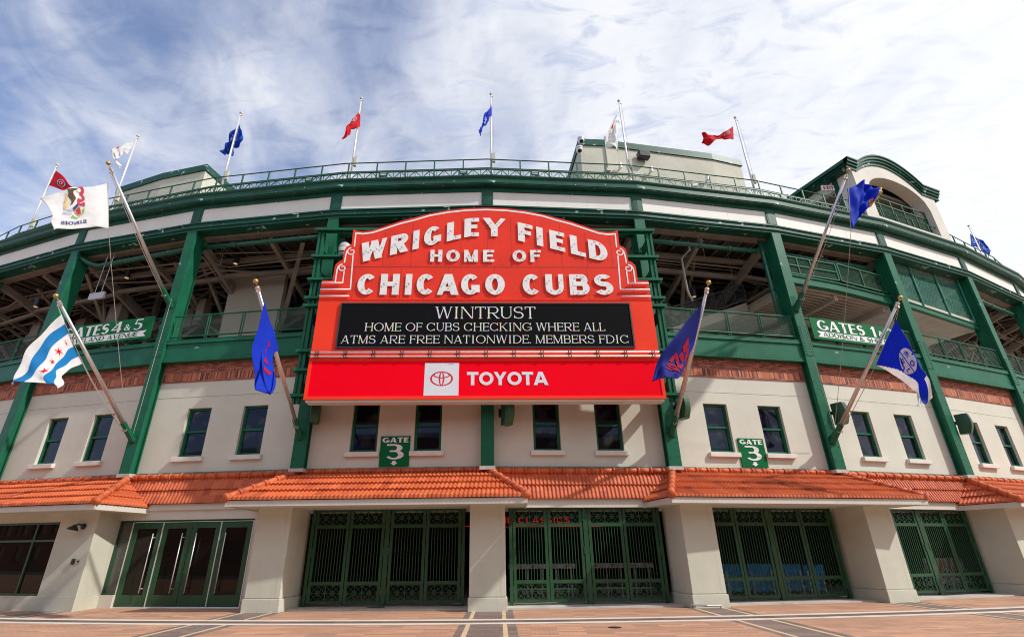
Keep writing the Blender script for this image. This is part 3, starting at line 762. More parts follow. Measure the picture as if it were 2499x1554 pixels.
# gate head beams and dark hall behind the gates
mb = MB(); mb.box(.3, LB - .3, .0, .6, 3.115, 3.188); at_bays(mb.build('gate_lintel', m_trim, PAR), [2, 3, 4, 5, 6, 7])
mb = MB(); extr(mb, [(.62, -.05), (.62, .045), (-12, .045), (-12, -.05)]); at_bays(mb.build('threshold_slab', m_conc, PAR), [2, 3, 4, 5, 6, 7])
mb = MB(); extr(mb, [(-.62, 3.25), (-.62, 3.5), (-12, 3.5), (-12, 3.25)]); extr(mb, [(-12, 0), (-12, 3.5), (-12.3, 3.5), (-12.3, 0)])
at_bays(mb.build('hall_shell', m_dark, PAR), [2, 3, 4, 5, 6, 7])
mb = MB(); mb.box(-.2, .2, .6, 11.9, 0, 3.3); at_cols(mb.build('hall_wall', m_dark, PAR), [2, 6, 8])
# shop bay (first on the left) : wall flush with the pier fronts
mb = MB(); SW = (.9, 6.06, .44, 2.79)
holes_wall(mb, -3.5, 7.72, .40, 3.12, [SW], -1.05, .12)
mb.add([(7.72, -1.05, .40), (7.72, -1.05, 3.12), (7.28, .30, 3.12), (7.28, .30, .40)], [(0, 3, 2, 1)])
mb.add([(-3.5, -1.085, -.05), (7.76, -1.085, -.05), (7.76, -1.085, .375), (-3.5, -1.085, .375), (7.31, .3, -.05), (7.31, .3, .375), (-3.5, .3, .375)], [(0, 1, 2, 3), (1, 4, 5, 2), (3, 2, 5, 6)])
mb.add([(-3.5, -1.04, .374), (7.71, -1.04, .374), (7.71, -1.04, .401), (-3.5, -1.04, .401), (7.28, .3, .374), (7.28, .3, .401)], [(0, 1, 2, 3), (1, 4, 5, 2)])
at_bays(mb.build('shop_wall', m_pier, PAR), [0])
f = MB(); y = -.99
for x0, x1, z0, z1 in ((SW[0], SW[0] + .06, .44, 2.79), (SW[1] - .06, SW[1], .44, 2.79), (SW[0] + .06, SW[1] - .06, 2.72, 2.79), (SW[0] + .06, SW[1] - .06, .44, .51), (4.94, 5.01, .51, 2.72), (SW[0] + .06, 4.94, 2.14, 2.21), (5.01, SW[1] - .06, 2.14, 2.21), (2.9, 2.97, .51, 2.14)):
    f.box(x0, x1, y, y + .08, z0, z1)
sw = f.build('shop_window', m_green2, PAR)
g = MB(); g.quad((SW[0], y + .05, .44), (SW[1], y + .05, .44), (SW[1], y + .05, 2.79), (SW[0], y + .05, 2.79)); g.build('pane', m_glass2, sw)
at_bays(sw, [0])
# glass entrance doors
DE = [.845, 2.075, 3.255, 4.40, 5.64]
mb = MB(); mb.box(.0, LB, .12, .5, 2.86, 3.19); mb.box(5.72, LB, .12, .5, 0, 2.86); mb.box(.12, .84, .1, .4, -.05, .40)
at_bays(mb.build('door_lintel', m_trim, PAR), [1])
fr = MB(); y = .20
fr.box(.27, 5.72, y, y + .12, 2.80, 2.858); fr.box(.27, .33, y, y + .12, .40, 2.80); fr.box(5.645, 5.72, y, y + .12, .02, 2.80); fr.box(.33, .80, y + .001, y + .119, 2.14, 2.2); fr.box(.33, .80, y + .001, y + .119, .40, .47)
dfr = fr.build('door_frame', m_green2, PAR)
g = MB(); g.quad((.33, y + .06, .47), (.82, y + .06, .47), (.82, y + .06, 2.8), (.33, y + .06, 2.8)); g.build('pane', mat('grey_glass', (.10, .105, .095), .08, var=.1), dfr)
tm = MB()
for x in (DE[0] - .02, DE[1], DE[3], DE[4] + .01): tm.box(x - .018, x + .018, y - .02, y - .001, .03, 2.80)
tm.box(.83, 5.66, y - .03, y + .12, .0, .03); tm.build('aluminium_strip', m_steelh, dfr)
at_bays(dfr, [1])
for k in range(4):
    a, b = DE[k] + .012, DE[k + 1] - .012; d = MB(); st = .2
    d.box(a, a + st, y, y + .06, .05, 2.79); d.box(b - st, b, y, y + .06, .05, 2.79); d.box(a + st, b - st, y, y + .06, 2.57, 2.79); d.box(a + st, b - st, y, y + .06, .05, .40)
    do = d.build('glass_door', m_green2, PAR, bevel=.006)
    g = MB(); g.quad((a + st, y + .03, .40), (b - st, y + .03, .40), (b - st, y + .03, 2.57), (a + st, y + .03, 2.57)); g.build('pane', m_glass2, do)
    hx = b - .27 if k < 2 else a + .27; h = MB(); h.tube([(hx, y - .09, .46), (hx, y - .09, 2.40)], .018, 8)
    for z in (.6, 2.26): h.tube([(hx, y - .09, z), (hx + (.06 if k < 2 else -.06), y, z)], .013, 6)
    h.build('handle', m_steelh, do, smooth=True)
    at_bays(do, [1])

# ------------------------------------------------------------------ gates (each bay's set is one thing)
def grille(mb, x0, x1, z0, z1, y):
    w = .017
    for a, b in (((x0, z0), (x1, z0)), ((x0, z1), (x1, z1)), ((x0, z0), (x0, z1)), ((x1, z0), (x1, z1)), ((x0, z0), (x1, z1)), ((x0, z1), (x1, z0))):
        mb.bar((a[0], y, a[1]), (b[0], y, b[1]), w, w, (0, 1, 0))
    cx_, cz_ = (x0 + x1) / 2, (z0 + z1) / 2; hw, hh = (x1 - x0) / 2, (z1 - z0) / 2
    for a, b in (((cx_, z0), (cx_, z1)), ((x0, cz_), (x1, cz_)), ((x0, cz_), (cx_, z1)), ((cx_, z1), (x1, cz_)), ((x1, cz_), (cx_, z0)), ((cx_, z0), (x0, cz_))):
        mb.bar((a[0], y + .006, a[1]), (b[0], y + .006, b[1]), w * .9, w * .9, (0, 1, 0))
    ring = [(cx_ + .07 * cos(2 * pi * k / 14), y - .012, cz_ + .07 * sin(2 * pi * k / 14)) for k in range(15)]
    mb.tube(ring, .017, 5, cap=False)
def gate_thing():
    g = empty('gate')
    y = .22
    for x0, x1 in ((.775, .885), (3.44, 3.60), (6.165, 6.275)):
        b = MB(); b.box(x0, x1, y - .02, y + .1, .046, 3.17); b.build('post', m_green2, g)
    b = MB(); b.box(.885, 3.44, y + .02, y + .09, 3.115, 3.17); b.box(3.6, 6.165, y + .02, y + .09, 3.115, 3.17); b.build('head_rail', m_green2, g)
    for x0, x1 in ((.91, 2.135), (2.16, 3.41), (3.63, 4.88), (4.905, 6.14)):
        b = MB(); fw = .10
        b.box(x0, x0 + fw, y, y + .06, .135, 3.10); b.box(x1 - fw, x1, y, y + .06, .135, 3.10)
        for z0, z1 in ((.135, .205), (.695, .80), (2.49, 2.595), (3.05, 3.10)): b.box(x0 + fw, x1 - fw, y, y + .06, z0, z1)
        n_ = 10
        for k in range(1, n_): x = x0 + fw + (x1 - x0 - 2 * fw) * k / n_; b.box(x - .011, x + .011, y + .02, y + .042, .80, 2.49)
        lf = b.build('gate_leaf', m_green2, g)
        for z0, z1 in ((.22, .68), (2.61, 3.035)):
            q = MB(); xa, xb = x0 + fw + .01, x1 - fw - .01; xm = (xa + xb) / 2
            grille(q, xa, xm - .008, z0, z1, y + .03); grille(q, xm + .008, xb, z0, z1, y + .03); q.build('grille_panel', m_green2, lf)
        hx = x0 - .012 if x0 in (.91, 3.63) else x1 + .012; 
        for z in (.5, 1.72, 2.8): q = MB(); q.tube([(hx, y - .01, z - .12), (hx, y - .01, z + .12)], .024, 7); q.build('hinge', m_green2, lf)
    return g
g0 = gate_thing()
glab = {2: 'green barred gates directly left of the middle pier, nothing but darkness behind them', 3: 'green barred gates directly right of the middle pier, white queue barriers behind them',
        4: 'green barred gates with blue covered stacks showing behind the bars', 5: 'green barred gates at the far right with striped barricades stored behind',
        6: 'green barred gates cut by the right edge, beyond the rightmost pier'}
for i in (2, 3, 4, 5, 6):
    (l, a) = BF(i); g = g0 if i == 2 else tree(g0, None)
    g.location = l; g.rotation_euler.z = a
    tag(g, glab[i], 'gate', 'barred entrance gates')
# ------------------------------------------------------------------ drawn lettering (own stroke glyphs)
def glyph(ch, w, h, a, b, serif=0.):
    """polygons of one capital in a w x h box; a = stem, b = hairline"""
    P_ = []; th = max(b, a * .5) if b < a * .8 else a
    sv = serif
    def R(x0, x1, y0, y1): P_.append([(x0, y0), (x1, y0), (x1, y1), (x0, y1)])
    def V(xc, y0=0., y1=None, t=None, s0=1, s1=1):
        t = t or a; y1 = h if y1 is None else y1; R(xc - t / 2, xc + t / 2, y0, y1)
        if sv:
            if s0: R(xc - t / 2 - sv, xc + t / 2 + sv, y0, y0 + b)
            if s1: R(xc - t / 2 - sv, xc + t / 2 + sv, y1 - b, y1)
    def H(x0, x1, yc, t=None): t = t or b; R(x0, x1, yc - t / 2, yc + t / 2)
    def D(x0, y0, x1, y1, hw, s0=1, s1=1):
        P_.append([(x0 - hw / 2, y0), (x0 + hw / 2, y0), (x1 + hw / 2, y1), (x1 - hw / 2, y1)] if y1 > y0 else [(x0 - hw / 2, y0), (x1 - hw / 2, y1), (x1 + hw / 2, y1), (x0 + hw / 2, y0)])
        if sv:
            for x, y, s in ((x0, y0, s0), (x1, y1, s1)):
                if s: R(x - hw / 2 - sv * .8, x + hw / 2 + sv * .8, min(max(y - b / 2, 0), h - b), min(max(y - b / 2, 0), h - b) + b)
    def A(cx_, cy_, rx, ry, a0, a1, ta=None, tb=None, n=None):
        ta = ta or a; tb = tb or b; n = n or max(6, int(abs(a1 - a0) / 12))
        for k in range(n):
            q = []
            for ang in (a0 + (a1 - a0) * k / n, a0 + (a1 - a0) * (k + 1) / n):
                c, s = cos(radians(ang)), sin(radians(ang)); q.append(((cx_ + rx * c, cy_ + ry * s), (cx_ + (rx - ta) * c, cy_ + (ry - tb) * s)))
            P_.append([q[0][0], q[1][0], q[1][1], q[0][1]])
    l = a / 2 + sv; r = w - a / 2 - sv
    def tick(x, y0, y1, t=None):
        if sv: t = t or b * 1.2; R(x - t, x, y0, y1)
    if ch == 'A':
        D(th * .6 + sv * .8, 0, w / 2 - a * .12, h, th * 1.1, 1, 0); D(w - a * .55 - sv * .8, 0, w / 2 + a * .05, h, a * 1.1, 1, 0); H(w * .24, w * .78, h * .28)
    elif ch == 'B':
        V(l); m = h * .53
        for y0, y1, rr in ((m - b / 2, h, w * .93), (0, m + b / 2, w)):
            ry = (y1 - y0) / 2; rx = min(ry * 1.0, w * .55); H(l, rr - rx, y1 - b / 2); H(l, rr - rx, y0 + b / 2); A(rr - rx, (y0 + y1) / 2, rx, ry, -90, 90)
    elif ch in 'CG':
        A(w / 2, h / 2, w / 2, h / 2, 42, 318 if ch == 'C' else 360 - 38)
        if ch == 'G': V(w - a / 2, h * .12, h * .47, None, 0, 0); H(w * .55, w, h * .47 - b / 2); 
        if sv: tick(w * .92, h * .68, h * .98); (tick(w * .92, h * .04, h * .25) if ch == 'C' else None)
    elif ch == 'D':
        V(l); rx = w * .6; H(l, w - rx, h - b / 2); H(l, w - rx, b / 2); A(w - rx, h / 2, rx, h / 2, -90, 90)
    elif ch in 'EF':
        V(l); H(l, w, h - b / 2); H(l, w * .88, h * .53); tick(w, h - b * 1 - h * .14, h); tick(w * .88, h * .43, h * .63)
        if ch == 'E': H(l, w, b / 2); tick(w, 0, h * .17)
    elif ch == 'H': V(l); V(r); H(l, r, h * .52)
    elif ch == 'I': V(w / 2)
    elif ch == 'K': V(l); D(l, h * .36, w - th * .6 - sv, h, th * 1.2, 0, 1); D(w * .42, h * .52, w - a * .6 - sv * .6, 0, a * 1.15, 0, 1)
    elif ch == 'L': V(l); H(l, w, b / 2); tick(w, 0, h * .2)
    elif ch == 'M': V(th / 2 + sv, t=th, s1=0); V(w - a / 2 - sv); D(w / 2, 0, a * .45 + sv, h, a * 1.05, 0, 1); D(w / 2, 0, w - a * .45 - sv, h, th * 1.05, 0, 0)
    elif ch == 'N': V(th / 2 + sv, t=th, s1=0); V(w - th / 2 - sv, t=th, s0=0); D(w - a * .5 - sv, 0, a * .5 + sv, h, a * 1.1, 0, 1)
    elif ch in 'OQ': A(w / 2, h / 2, w / 2, h / 2, 0, 360, n=32)
    elif ch in 'PR':
        V(l); m = h * .44; ry = (h - m) / 2; rx = min(w * .55, ry * 1.05); rr = w if ch == 'P' else w * .95
        H(l, rr - rx, h - b / 2); H(l, rr - rx, m + b / 2); A(rr - rx, (h + m) / 2, rx, ry, -90, 90)
        if ch == 'R': D(w * .45, m + b * .5, w - a * .55 - sv * .4, 0, a * 1.15, 0, 1)
    elif ch == 'S':
        m = h * .52; q = max(b, a * .8) if b < a * .8 else b
        r1 = (h - m + q / 2) / 2; r2 = (m + q / 2) / 2
        A(w / 2, h - r1, w * .47, r1, 35, 180, a * .92, b); A(w / 2, h - r1, w * .47, r1, 180, 270, a * .92, q); A(w / 2, r2, w * .5, r2, 90, 0, a, q); A(w / 2, r2, w * .5, r2, 0, -148, a, b)
        if sv: tick(w * .88, h * .72, h * .97); R(w * .06, w * .06 + b * 1.1, h * .04, h * .27)
    elif ch == 'T': V(w / 2, s1=0); H(0, w, h - b / 2); (tick(b * 1.2, h * .8, h), tick(w, h * .8, h))
    elif ch == 'U':
        ry = h * .36; V(l, ry, s0=0); V(w - th / 2 - sv, ry, t=th, s0=0); A(w / 2, ry, w / 2 - sv, ry, 180, 270, a, b); A(w / 2, ry, w / 2 - sv, ry, 270, 360, th, b)
    elif ch == 'V': D(w / 2, 0, a * .55 + sv * .8, h, a * 1.1, 0, 1); D(w / 2, 0, w - th * .55 - sv * .8, h, th * 1.1, 0, 1)
    elif ch == 'W':
        q = w * .27; D(q, 0, a * .5 + sv * .7, h, a * 1.0, 0, 1); D(q, 0, w / 2, h, th, 0, 0); D(w - q, 0, w / 2, h, a, 0, 0 if not sv else 1); D(w - q, 0, w - th * .5 - sv * .7, h, th, 0, 1)
    elif ch == 'X': D(w - a * .5, 0, a * .5, h, a * 1.15); D(th * .5, 0, w - th * .5, h, th * 1.15)
    elif ch == 'Y': V(w / 2, 0, h * .45, s1=0); D(w / 2, h * .42, a * .55 + sv * .8, h, a * 1.08, 0, 1); D(w / 2, h * .42, w - th * .55 - sv * .8, h, th * 1.08, 0, 1)
    elif ch == '1': V(w * .6, s1=0); D(w * .12, h * .74, w * .6 - a * .1, h, b * 1.6)
    elif ch == '2':
        A(w / 2, h * .70, w * .5, h * .30, 160, -35); D(a * .5, b * .5, w - a * .62, h * .56, a); H(0, w, b / 2)
    elif ch == '3':
        m = h * .54; r1 = (h - m + b / 2) / 2; r2 = (m + b / 2) / 2
        A(w * .46, h - r1, w * .45, r1, 90, -90); A(w * .46, r2, w * .54, r2, 90, -90); H(w * .02, w * .47, h - b / 2); H(w * .2, w * .47, m); A(w * .46, r2, w * .46, r2, 270, 205, a * .5, b)
    elif ch == '4': V(w * .74); H(0, w, h * .26); D(w * .06, h * .26, w * .74 - a * .1, h, th * 1.2)
    elif ch == '5':
        r2 = h * .33; A(w * .46, r2, w * .54, r2, 105, -90); A(w * .46, r2, w * .46, r2, 270, 215, a * .5, b); H(w * .2, w * .96, h - b / 2); D(w * .12, h * .56, w * .24, h, th * .9); H(w * .1, w * .35, h * .62, b)
    elif ch == '&':
        A(w * .42, h * .76, w * .27, h * .24, 0, 360, a * .7, b); A(w * .40, h * .28, w * .40, h * .28, 70, 330, a, b); D(w * .95, 0, w * .24, h * .72, a); D(w * .72, h * .12, w * .95, h * .5, b * 1.3)
    elif ch == '.': R(0, a, 0, a)
    return P_


WID = {'A': .92, 'B': .74, 'C': .92, 'D': .88, 'E': .66, 'F': .64, 'G': .98, 'H': .86, 'I': .24, 'K': .84, 'L': .62, 'M': 1.06, 'N': .9, 'O': 1.0, 'P': .7, 'R': .78, 'S': .70, 'T': .78, 'U': .82, 'V': .9, 'W': 1.3, 'X': .86, 'Y': .86,
       '1': .5,  '2': .68, '3': .68, '4': .74, '5': .68, '&': .9, '.': .2, ' ': .36}


def text_polys(txt, x0, x1, y0, h, a, b, serif=0., gap=.16, wid=None):
    """lay a word line into [x0, x1]; returns list of (char, polygons)"""
    wd = dict(WID); wd.update(wid or {}); tot = 0.
    for i, c in enumerate(txt): tot += wd[c] + (gap if i < len(txt) - 1 else 0)
    k = (x1 - x0) / tot; x = x0; out = []
    for c in txt:
        w = wd[c] * k
        if c != ' ':
            out.append((c, [[(px + x, py + y0) for px, py in p] for p in glyph(c, w, h, a, b, serif)]))
        x += w + gap * k
    return out


def area2(p): return sum(p[i][0] * p[(i + 1) % len(p)][1] - p[(i + 1) % len(p)][0] * p[i][1] for i in range(len(p)))
def polys_to(mb, polys, y, thick=0., warp=None, eps=.0006):
    for k, p in enumerate(polys):
        if area2(p) < 0: p = p[::-1]
        q = [warp(*v) for v in p] if warp else p; yy = y - eps * (k % 23)
        if thick: mb.prism(q, yy - thick, yy)
        else: mb.add([(u, yy, v) for u, v in q], [tuple(range(len(q)))])
def lettering(parent, txt, x0, x1, y0, h, a, b, y, m, serif=0., gap=.16, name='lettering', wid=None):
    mb = MB()
    for c, ps in text_polys(txt, x0, x1, y0, h, a, b, serif, gap, wid): polys_to(mb, ps, y)
    return mb.build(name, m, parent)

# ------------------------------------------------------------------ marquee sign
SG = empty('marquee_sign', (P[3].x + sin(A0), P[3].y - cos(A0), 0), A0)      # local y=0 is the face
tag(SG, 'huge red marquee with white raised letters, black message board and lower red panel', 'sign')
XC_ = -.05; HW = 6.62
half = [(0, 15.312), (.88, 15.274), (1.66, 15.16), (2.46, 14.98), (3.05, 14.79), (3.66, 14.60), (4.20, 14.37), (4.79, 14.12), (5.19, 14.065), (5.40, 14.08), (5.63, 14.15), (5.62, 13.49), (5.64, 13.39),
        (5.78, 13.33), (5.84, 13.26), (5.88, 13.17), (5.90, 12.86), (5.91, 12.635), (5.95, 12.627), (6.05, 12.58), (6.10, 12.53), (6.17, 12.44), (6.19, 12.35), (6.20, 11.70), (6.62, 11.70), (6.62, 10.82)]
outl = [(XC_ - x, z) for x, z in half[::-1]] + [(XC_ + x, z) for x, z in half[1:]]
mb = MB()
# front plate split in columns between mirrored outline points for clean faces
bot = 10.82
pts = sorted([(x, z) for x, z in half])
mb.prism([(x, z) for x, z in outl][::-1], 0, .22)
pl = mb.build('name_board', m_red, SG)
mb = MB()
for x in (-5.3, -4.3, -3.15, -2.1, -1.1, .0, 1.0, 2.05, 3.1, 4.15, 5.2): mb.box(x - .006, x + .006, -.004, -.001, 12.36, 14.9 - max(0, abs(x) - .5) * .17 - (.25 if abs(x) > 3.5 else 0))
mb.box(-6.2, 6.1, -.006, -.001, 12.32, 12.345)
for x in (-5.4, -3.5, -1.6, .3, 2.2, 4.1, 5.9): mb.box(x - .006, x + .006, -.004, -.001, 10.83, 12.31)
for k in range(60): mb.box(-6.5 + .22 * k, -6.485 + .22 * k, -.006, -.001, 10.86, 10.875)
mb.build('panel_seam', mat('seam_dark_red', (.30, .02, .015), .6, var=.1), pl)
# painted white border line with scrolls
def ribbon(mb, pts, w, y=-.008):
    n = len(pts); L_, R2 = [], []
    for i in range(n):
        a = Vector(pts[max(i - 1, 0)]); b = Vector(pts[min(i + 1, n - 1)]); d = (b - a).normalized(); q = Vector((-d.y, d.x)) * w / 2; c = Vector(pts[i])
        L_.append(c + q); R2.append(c - q)
    for i in range(n - 1): mb.add([(L_[i].x, y, L_[i].y), (R2[i].x, y, R2[i].y), (R2[i + 1].x, y, R2[i + 1].y), (L_[i + 1].x, y, L_[i + 1].y)], [(0, 1, 2, 3)])
mb = MB()
top = [(0, 15.196), (.85, 15.16), (1.66, 15.048), (2.45, 14.87), (3.05, 14.65), (3.66, 14.46), (4.19, 14.245), (4.79, 14.0), (5.19, 13.935), (5.47, 13.965)]
for s in (-1, 1):
    f_ = lambda pts: [(XC_ + s * x, z) for x, z in pts]
    ribbon(mb, f_(top), .075)
    ribbon(mb, f_([(5.5, 14.0), (5.49, 13.3)]), .055)
    # upper scroll
    c1 = (5.58, 13.06)
    sp = [(c1[0] + .05 * 0 + (.19 - .13 * k / 22) * cos(radians(100 + 400 * k / 22)) * -1, c1[1] + (.19 - .13 * k / 22) * sin(radians(100 + 400 * k / 22))) for k in range(23)]
    ribbon(mb, f_([(5.82, 12.52), (5.80, 12.9), (5.775, 13.08), (5.70, 13.2), (5.62, 13.255)]), .055); ribbon(mb, f_(sp), .05, -.010)
    ribbon(mb, f_([(5.50, 12.90), (5.44, 11.29)]), .055)
    c2 = (5.86, 12.28)
    sp = [(c2[0] + (.17 - .11 * k / 22) * cos(radians(100 + 400 * k / 22)) * -1, c2[1] + (.17 - .11 * k / 22) * sin(radians(100 + 400 * k / 22))) for k in range(23)]
    ribbon(mb, f_([(6.08, 11.56), (6.075, 12.2), (6.05, 12.33), (5.97, 12.43), (5.88, 12.455)]), .055, -.012); ribbon(mb, f_(sp), .048, -.010); ribbon(mb, f_([(5.78, 12.14), (5.78, 11.56)]), .05, -.012)
mb.build('scroll_border', m_ltr, pl)
tubes = []
for s in (-1, 1):
    for x0, x1, z in ((5.80, 6.60, 11.552), (5.45, 6.61, 11.259), (5.44, 6.61, 10.961)):
        a, b = sorted((XC_ + s * x0, XC_ + s * x1)); mb = MB(); mb.tube([(a, -.07, z), (b, -.07, z)], .032, 8); mb.build('neon_tube', m_neon, SG, smooth=True)
clip = None
for z in (8.57, 8.40):
    mb = MB(); mb.tube([(XC_ - HW + .02, -.11, z), (XC_ + HW - .02, -.11, z)], .036, 8); nb = mb.build('neon_tube', m_neon, SG, smooth=True)
    for k in range(-6, 7):
        if clip is None:
            mb = MB(); mb.box(-.06, -.03, -.16, 0, -.03, .03); mb.box(-.06, .06, -.03, 0, -.015, .015); mb.box(.03, .06, -.16, 0, -.03, .03); clip = mb.build('tube_clip', m_black, nb, (XC_ + k * 1.06, 0, z))
        else: inst(clip, nb, (XC_ + k * 1.06, 0, z), 0)
# raised letters
def base(x):
    x = abs(x - (-.08)); return 13.80 - max(0, x - .55) * .0 - .285 * max(0, x - .5) if False else 13.81 - (.0 if x < .7 else .290 * (x - .7)) - .02 * min(x, .7)
def warp(x, z): return (x, z + base(x))
ROW1 = [('W', -5.235, -4.206), ('R', -4.03, -3.285), ('I', -3.117, -2.862), ('G', -2.66, -1.945), ('L', -1.705, -1.11), ('E', -.973, -.353), ('Y', -.196, .786),
        ('F', 1.300, 1.924), ('I', 2.082, 2.350), ('E', 2.630, 3.258), ('L', 3.489, 4.108), ('D', 4.242, 5.011)]
LET = MB
def raised(ch, polys, warp_=None):
    mb = MB(); polys_to(mb, polys, -.042, .010, warp_)
    o = mb.build('letter', m_ltr, SG)
    xs = [v[0] for v in mb.v]; zs = [v[2] for v in mb.v]
    for fx, fz in ((.25, .15), (.75, .15), (.3, .85), (.7, .85)):
        # standoff pins and dark tube ends on the stroke nearest to this spot
        tx, tz = min(xs) + (max(xs) - min(xs)) * fx, min(zs) + (max(zs) - min(zs)) * fz
        p = min(polys, key=lambda q: (sum(v[0] for v in q) / len(q) - tx) ** 2 + ((warp_(sum(v[0] for v in q) / len(q), sum(v[1] for v in q) / len(q))[1] if warp_ else sum(v[1] for v in q) / len(q)) - tz) ** 2)
        mx, mz = sum(v[0] for v in p) / len(p), sum(v[1] for v in p) / len(p)
        if warp_: mx, mz = warp_(mx, mz)
        mz += (random.random() - .5) * .04
        st = MB(); st.box(mx - .013, mx + .013, -.11, -.085, mz - .013, mz + .013); st.box(mx + .03, mx + .04, -.11, -.09, mz - .04, mz); st.build('neon_post', mat('rusty_post', (.12, .07, .05), .7), o)
    return o
for ch, x0, x1 in ROW1:
    h = .93; w = x1 - x0; ps = [[(px + x0, py) for px, py in p] for p in glyph(ch, w, h, .285 if ch != 'I' else w, .19)]
    # subdivide so that slanted tops follow the arch
    raised(ch, ps, warp)
for ch, x0, x1 in (('C', -5.214, -4.46), ('H', -4.297, -3.543), ('I', -3.30, -3.04), ('C', -2.844, -2.10), ('A', -2.03, -1.15), ('G', -1.059, -.307), ('O', -.088, .702), ('C', 1.423, 2.161), ('U', 2.352, 3.082), ('B', 3.329, 4.129), ('S', 4.317, 5.092)):
    raised(ch, [[(px + x0, py + 11.03) for px, py in p] for p in glyph(ch, x1 - x0, .945, .275 if ch != 'I' else x1 - x0, .20)])
for ch, x0, x1 in (('H', -2.358, -1.866), ('O', -1.699, -1.14), ('M', -.962, -.392), ('E', -.174, .286), ('O', 1.044, 1.613), ('F', 1.782, 2.23)):
    raised(ch, [[(px + x0, py + 12.555) for px, py in p] for p in glyph(ch, x1 - x0, .57, .165, .115)])
# middle box with the message board
mb = MB(); mb.box(XC_ - HW, XC_ + HW, -.02, .22, 8.35, 10.80); mb.box(XC_ - HW, XC_ + HW, -.075, -.021, 8.30, 8.345); mb.box(XC_ - HW - .02, XC_ + HW + .02, -.04, .2, 10.802, 10.818)
md = mb.build('middle_panel', m_red2, SG)
mb = MB(); mb.box(XC_ - 5.72, XC_ + 5.72, -.07, -.021, 8.752, 10.66); sc = mb.build('message_board', m_led, SG)
mb = MB(); lx = 5.72; 
for x0, x1, z0, z1 in ((-lx, lx, 8.752, 8.80), (-lx, lx, 10.612, 10.66), (-lx, -lx + .05, 8.80, 10.612), (lx - .05, lx, 8.80, 10.612)): mb.box(XC_ + x0, XC_ + x1, -.09, -.071, z0, z1)
mb.build('board_frame', mat('board_frame_grey', (.035, .033, .045), .5), sc)
SW_ = {'M': .98, 'W': 1.15, 'I': .42, 'E': .68, 'T': .74, 'R': .82, 'N': .9, 'H': .88, 'A': .86, ' ': .3, '.': .14}
for txt, x0, x1, z, h in (('WINTRUST', -2.04, 1.895, 9.975, .51), ('HOME OF CUBS CHECKING WHERE ALL', -4.73, 4.58, 9.45, .345), ('ATMS ARE FREE NATIONWIDE. MEMBERS FDIC', -5.585, 5.455, 8.935, .335)):
    lay = text_polys(txt, x0, x1, z, h, h * .115, h * .055, h * .065, .09, SW_); words = [[]]; ii = 0
    for c in txt:
        if c == ' ': words.append([])
        else: words[-1].append(lay[ii]); ii += 1
    for wd_ in words:
        mb = MB()
        for c, ps in wd_: polys_to(mb, ps, -.075)
        mb.build('message_word', m_ledt, sc)
# sponsor panel
mb = MB(); z0, z1 = 6.78, 8.24; x0, x1 = XC_ - HW, XC_ + HW
mb.box(x0, x1, -.02, .4, z0, z1)
sp = mb.build('lower_panel', m_redP, SG)
mb = MB()
for a, b, c, d in ((x0 - .02, x1 + .02, z0 - .02, z0 + .10), (x0 - .02, x1 + .02, z1, z1 + .05), (x0 - .02, x0 + .10, z0 + .10, z1), (x1 - .10, x1 + .02, z0 + .10, z1)): mb.box(a, b, -.045, -.021, c, d)
mb.build('panel_rim', m_red2, sp)
mb = MB(); mb.box(x0 + .05, x1 - .05, .0, .45, z0 - .10, z0 - .021); mb.build('under_tray', m_trim, sp)
mb = MB(); mb.box(-2.345, -1.065, -.028, -.021, 6.90, 8.17); ep = mb.build('emblem_plate', m_scuff, sp)
EM = MB()
def ell(cx_, cz_, rx, rz, t0, y):
    n = 40
    for k in range(n):
        q = []
        for j in (k, k + 1):
            a = 2 * pi * j / n; c, s = cos(a), sin(a); tt = t0 * (.75 + .45 * abs(c)); q.append(((cx_ + rx * c, cz_ + rz * s), (cx_ + (rx - tt) * c, cz_ + (rz - tt * .8) * s)))
        EM.add([(q[0][0][0], y, q[0][0][1]), (q[1][0][0], y, q[1][0][1]), (q[1][1][0], y, q[1][1][1]), (q[0][1][0], y, q[0][1][1])], [(0, 3, 2, 1)])
ex, ez = -1.703, 7.548
ell(ex, ez, .425, .283, .058, -.030); ell(ex, ez, .105, .265, .052, -.031); ell(ex, ez + .145, .315, .125, .045, -.032)
EM.f = [f[::-1] for f in EM.f]
EM.build('emblem', mat('emblem_red', (.66, .015, .03), .4, var=.03), sp)
for ch, xa, xb in (('T', -.765, -.335), ('O', -.325, .245), ('Y', .215, .735), ('O', .725, 1.30), ('T', 1.28, 1.70), ('A', 1.70, 2.266)):
    pass
mb = MB()
for k_, (ch, xa, xb) in enumerate((('T', -.765, -.335), ('O', -.31, .224), ('Y', .231, .718), ('O', .74, 1.275), ('T', 1.284, 1.709), ('A', 1.709, 2.266))):
    polys_to(mb, [[(px + xa, py + 7.292) for px, py in p] for p in glyph(ch, xb - xa, .515, .125, .115)], -.026 - .0015 * k_)
mb.build('wordmark', m_scuff, sp)
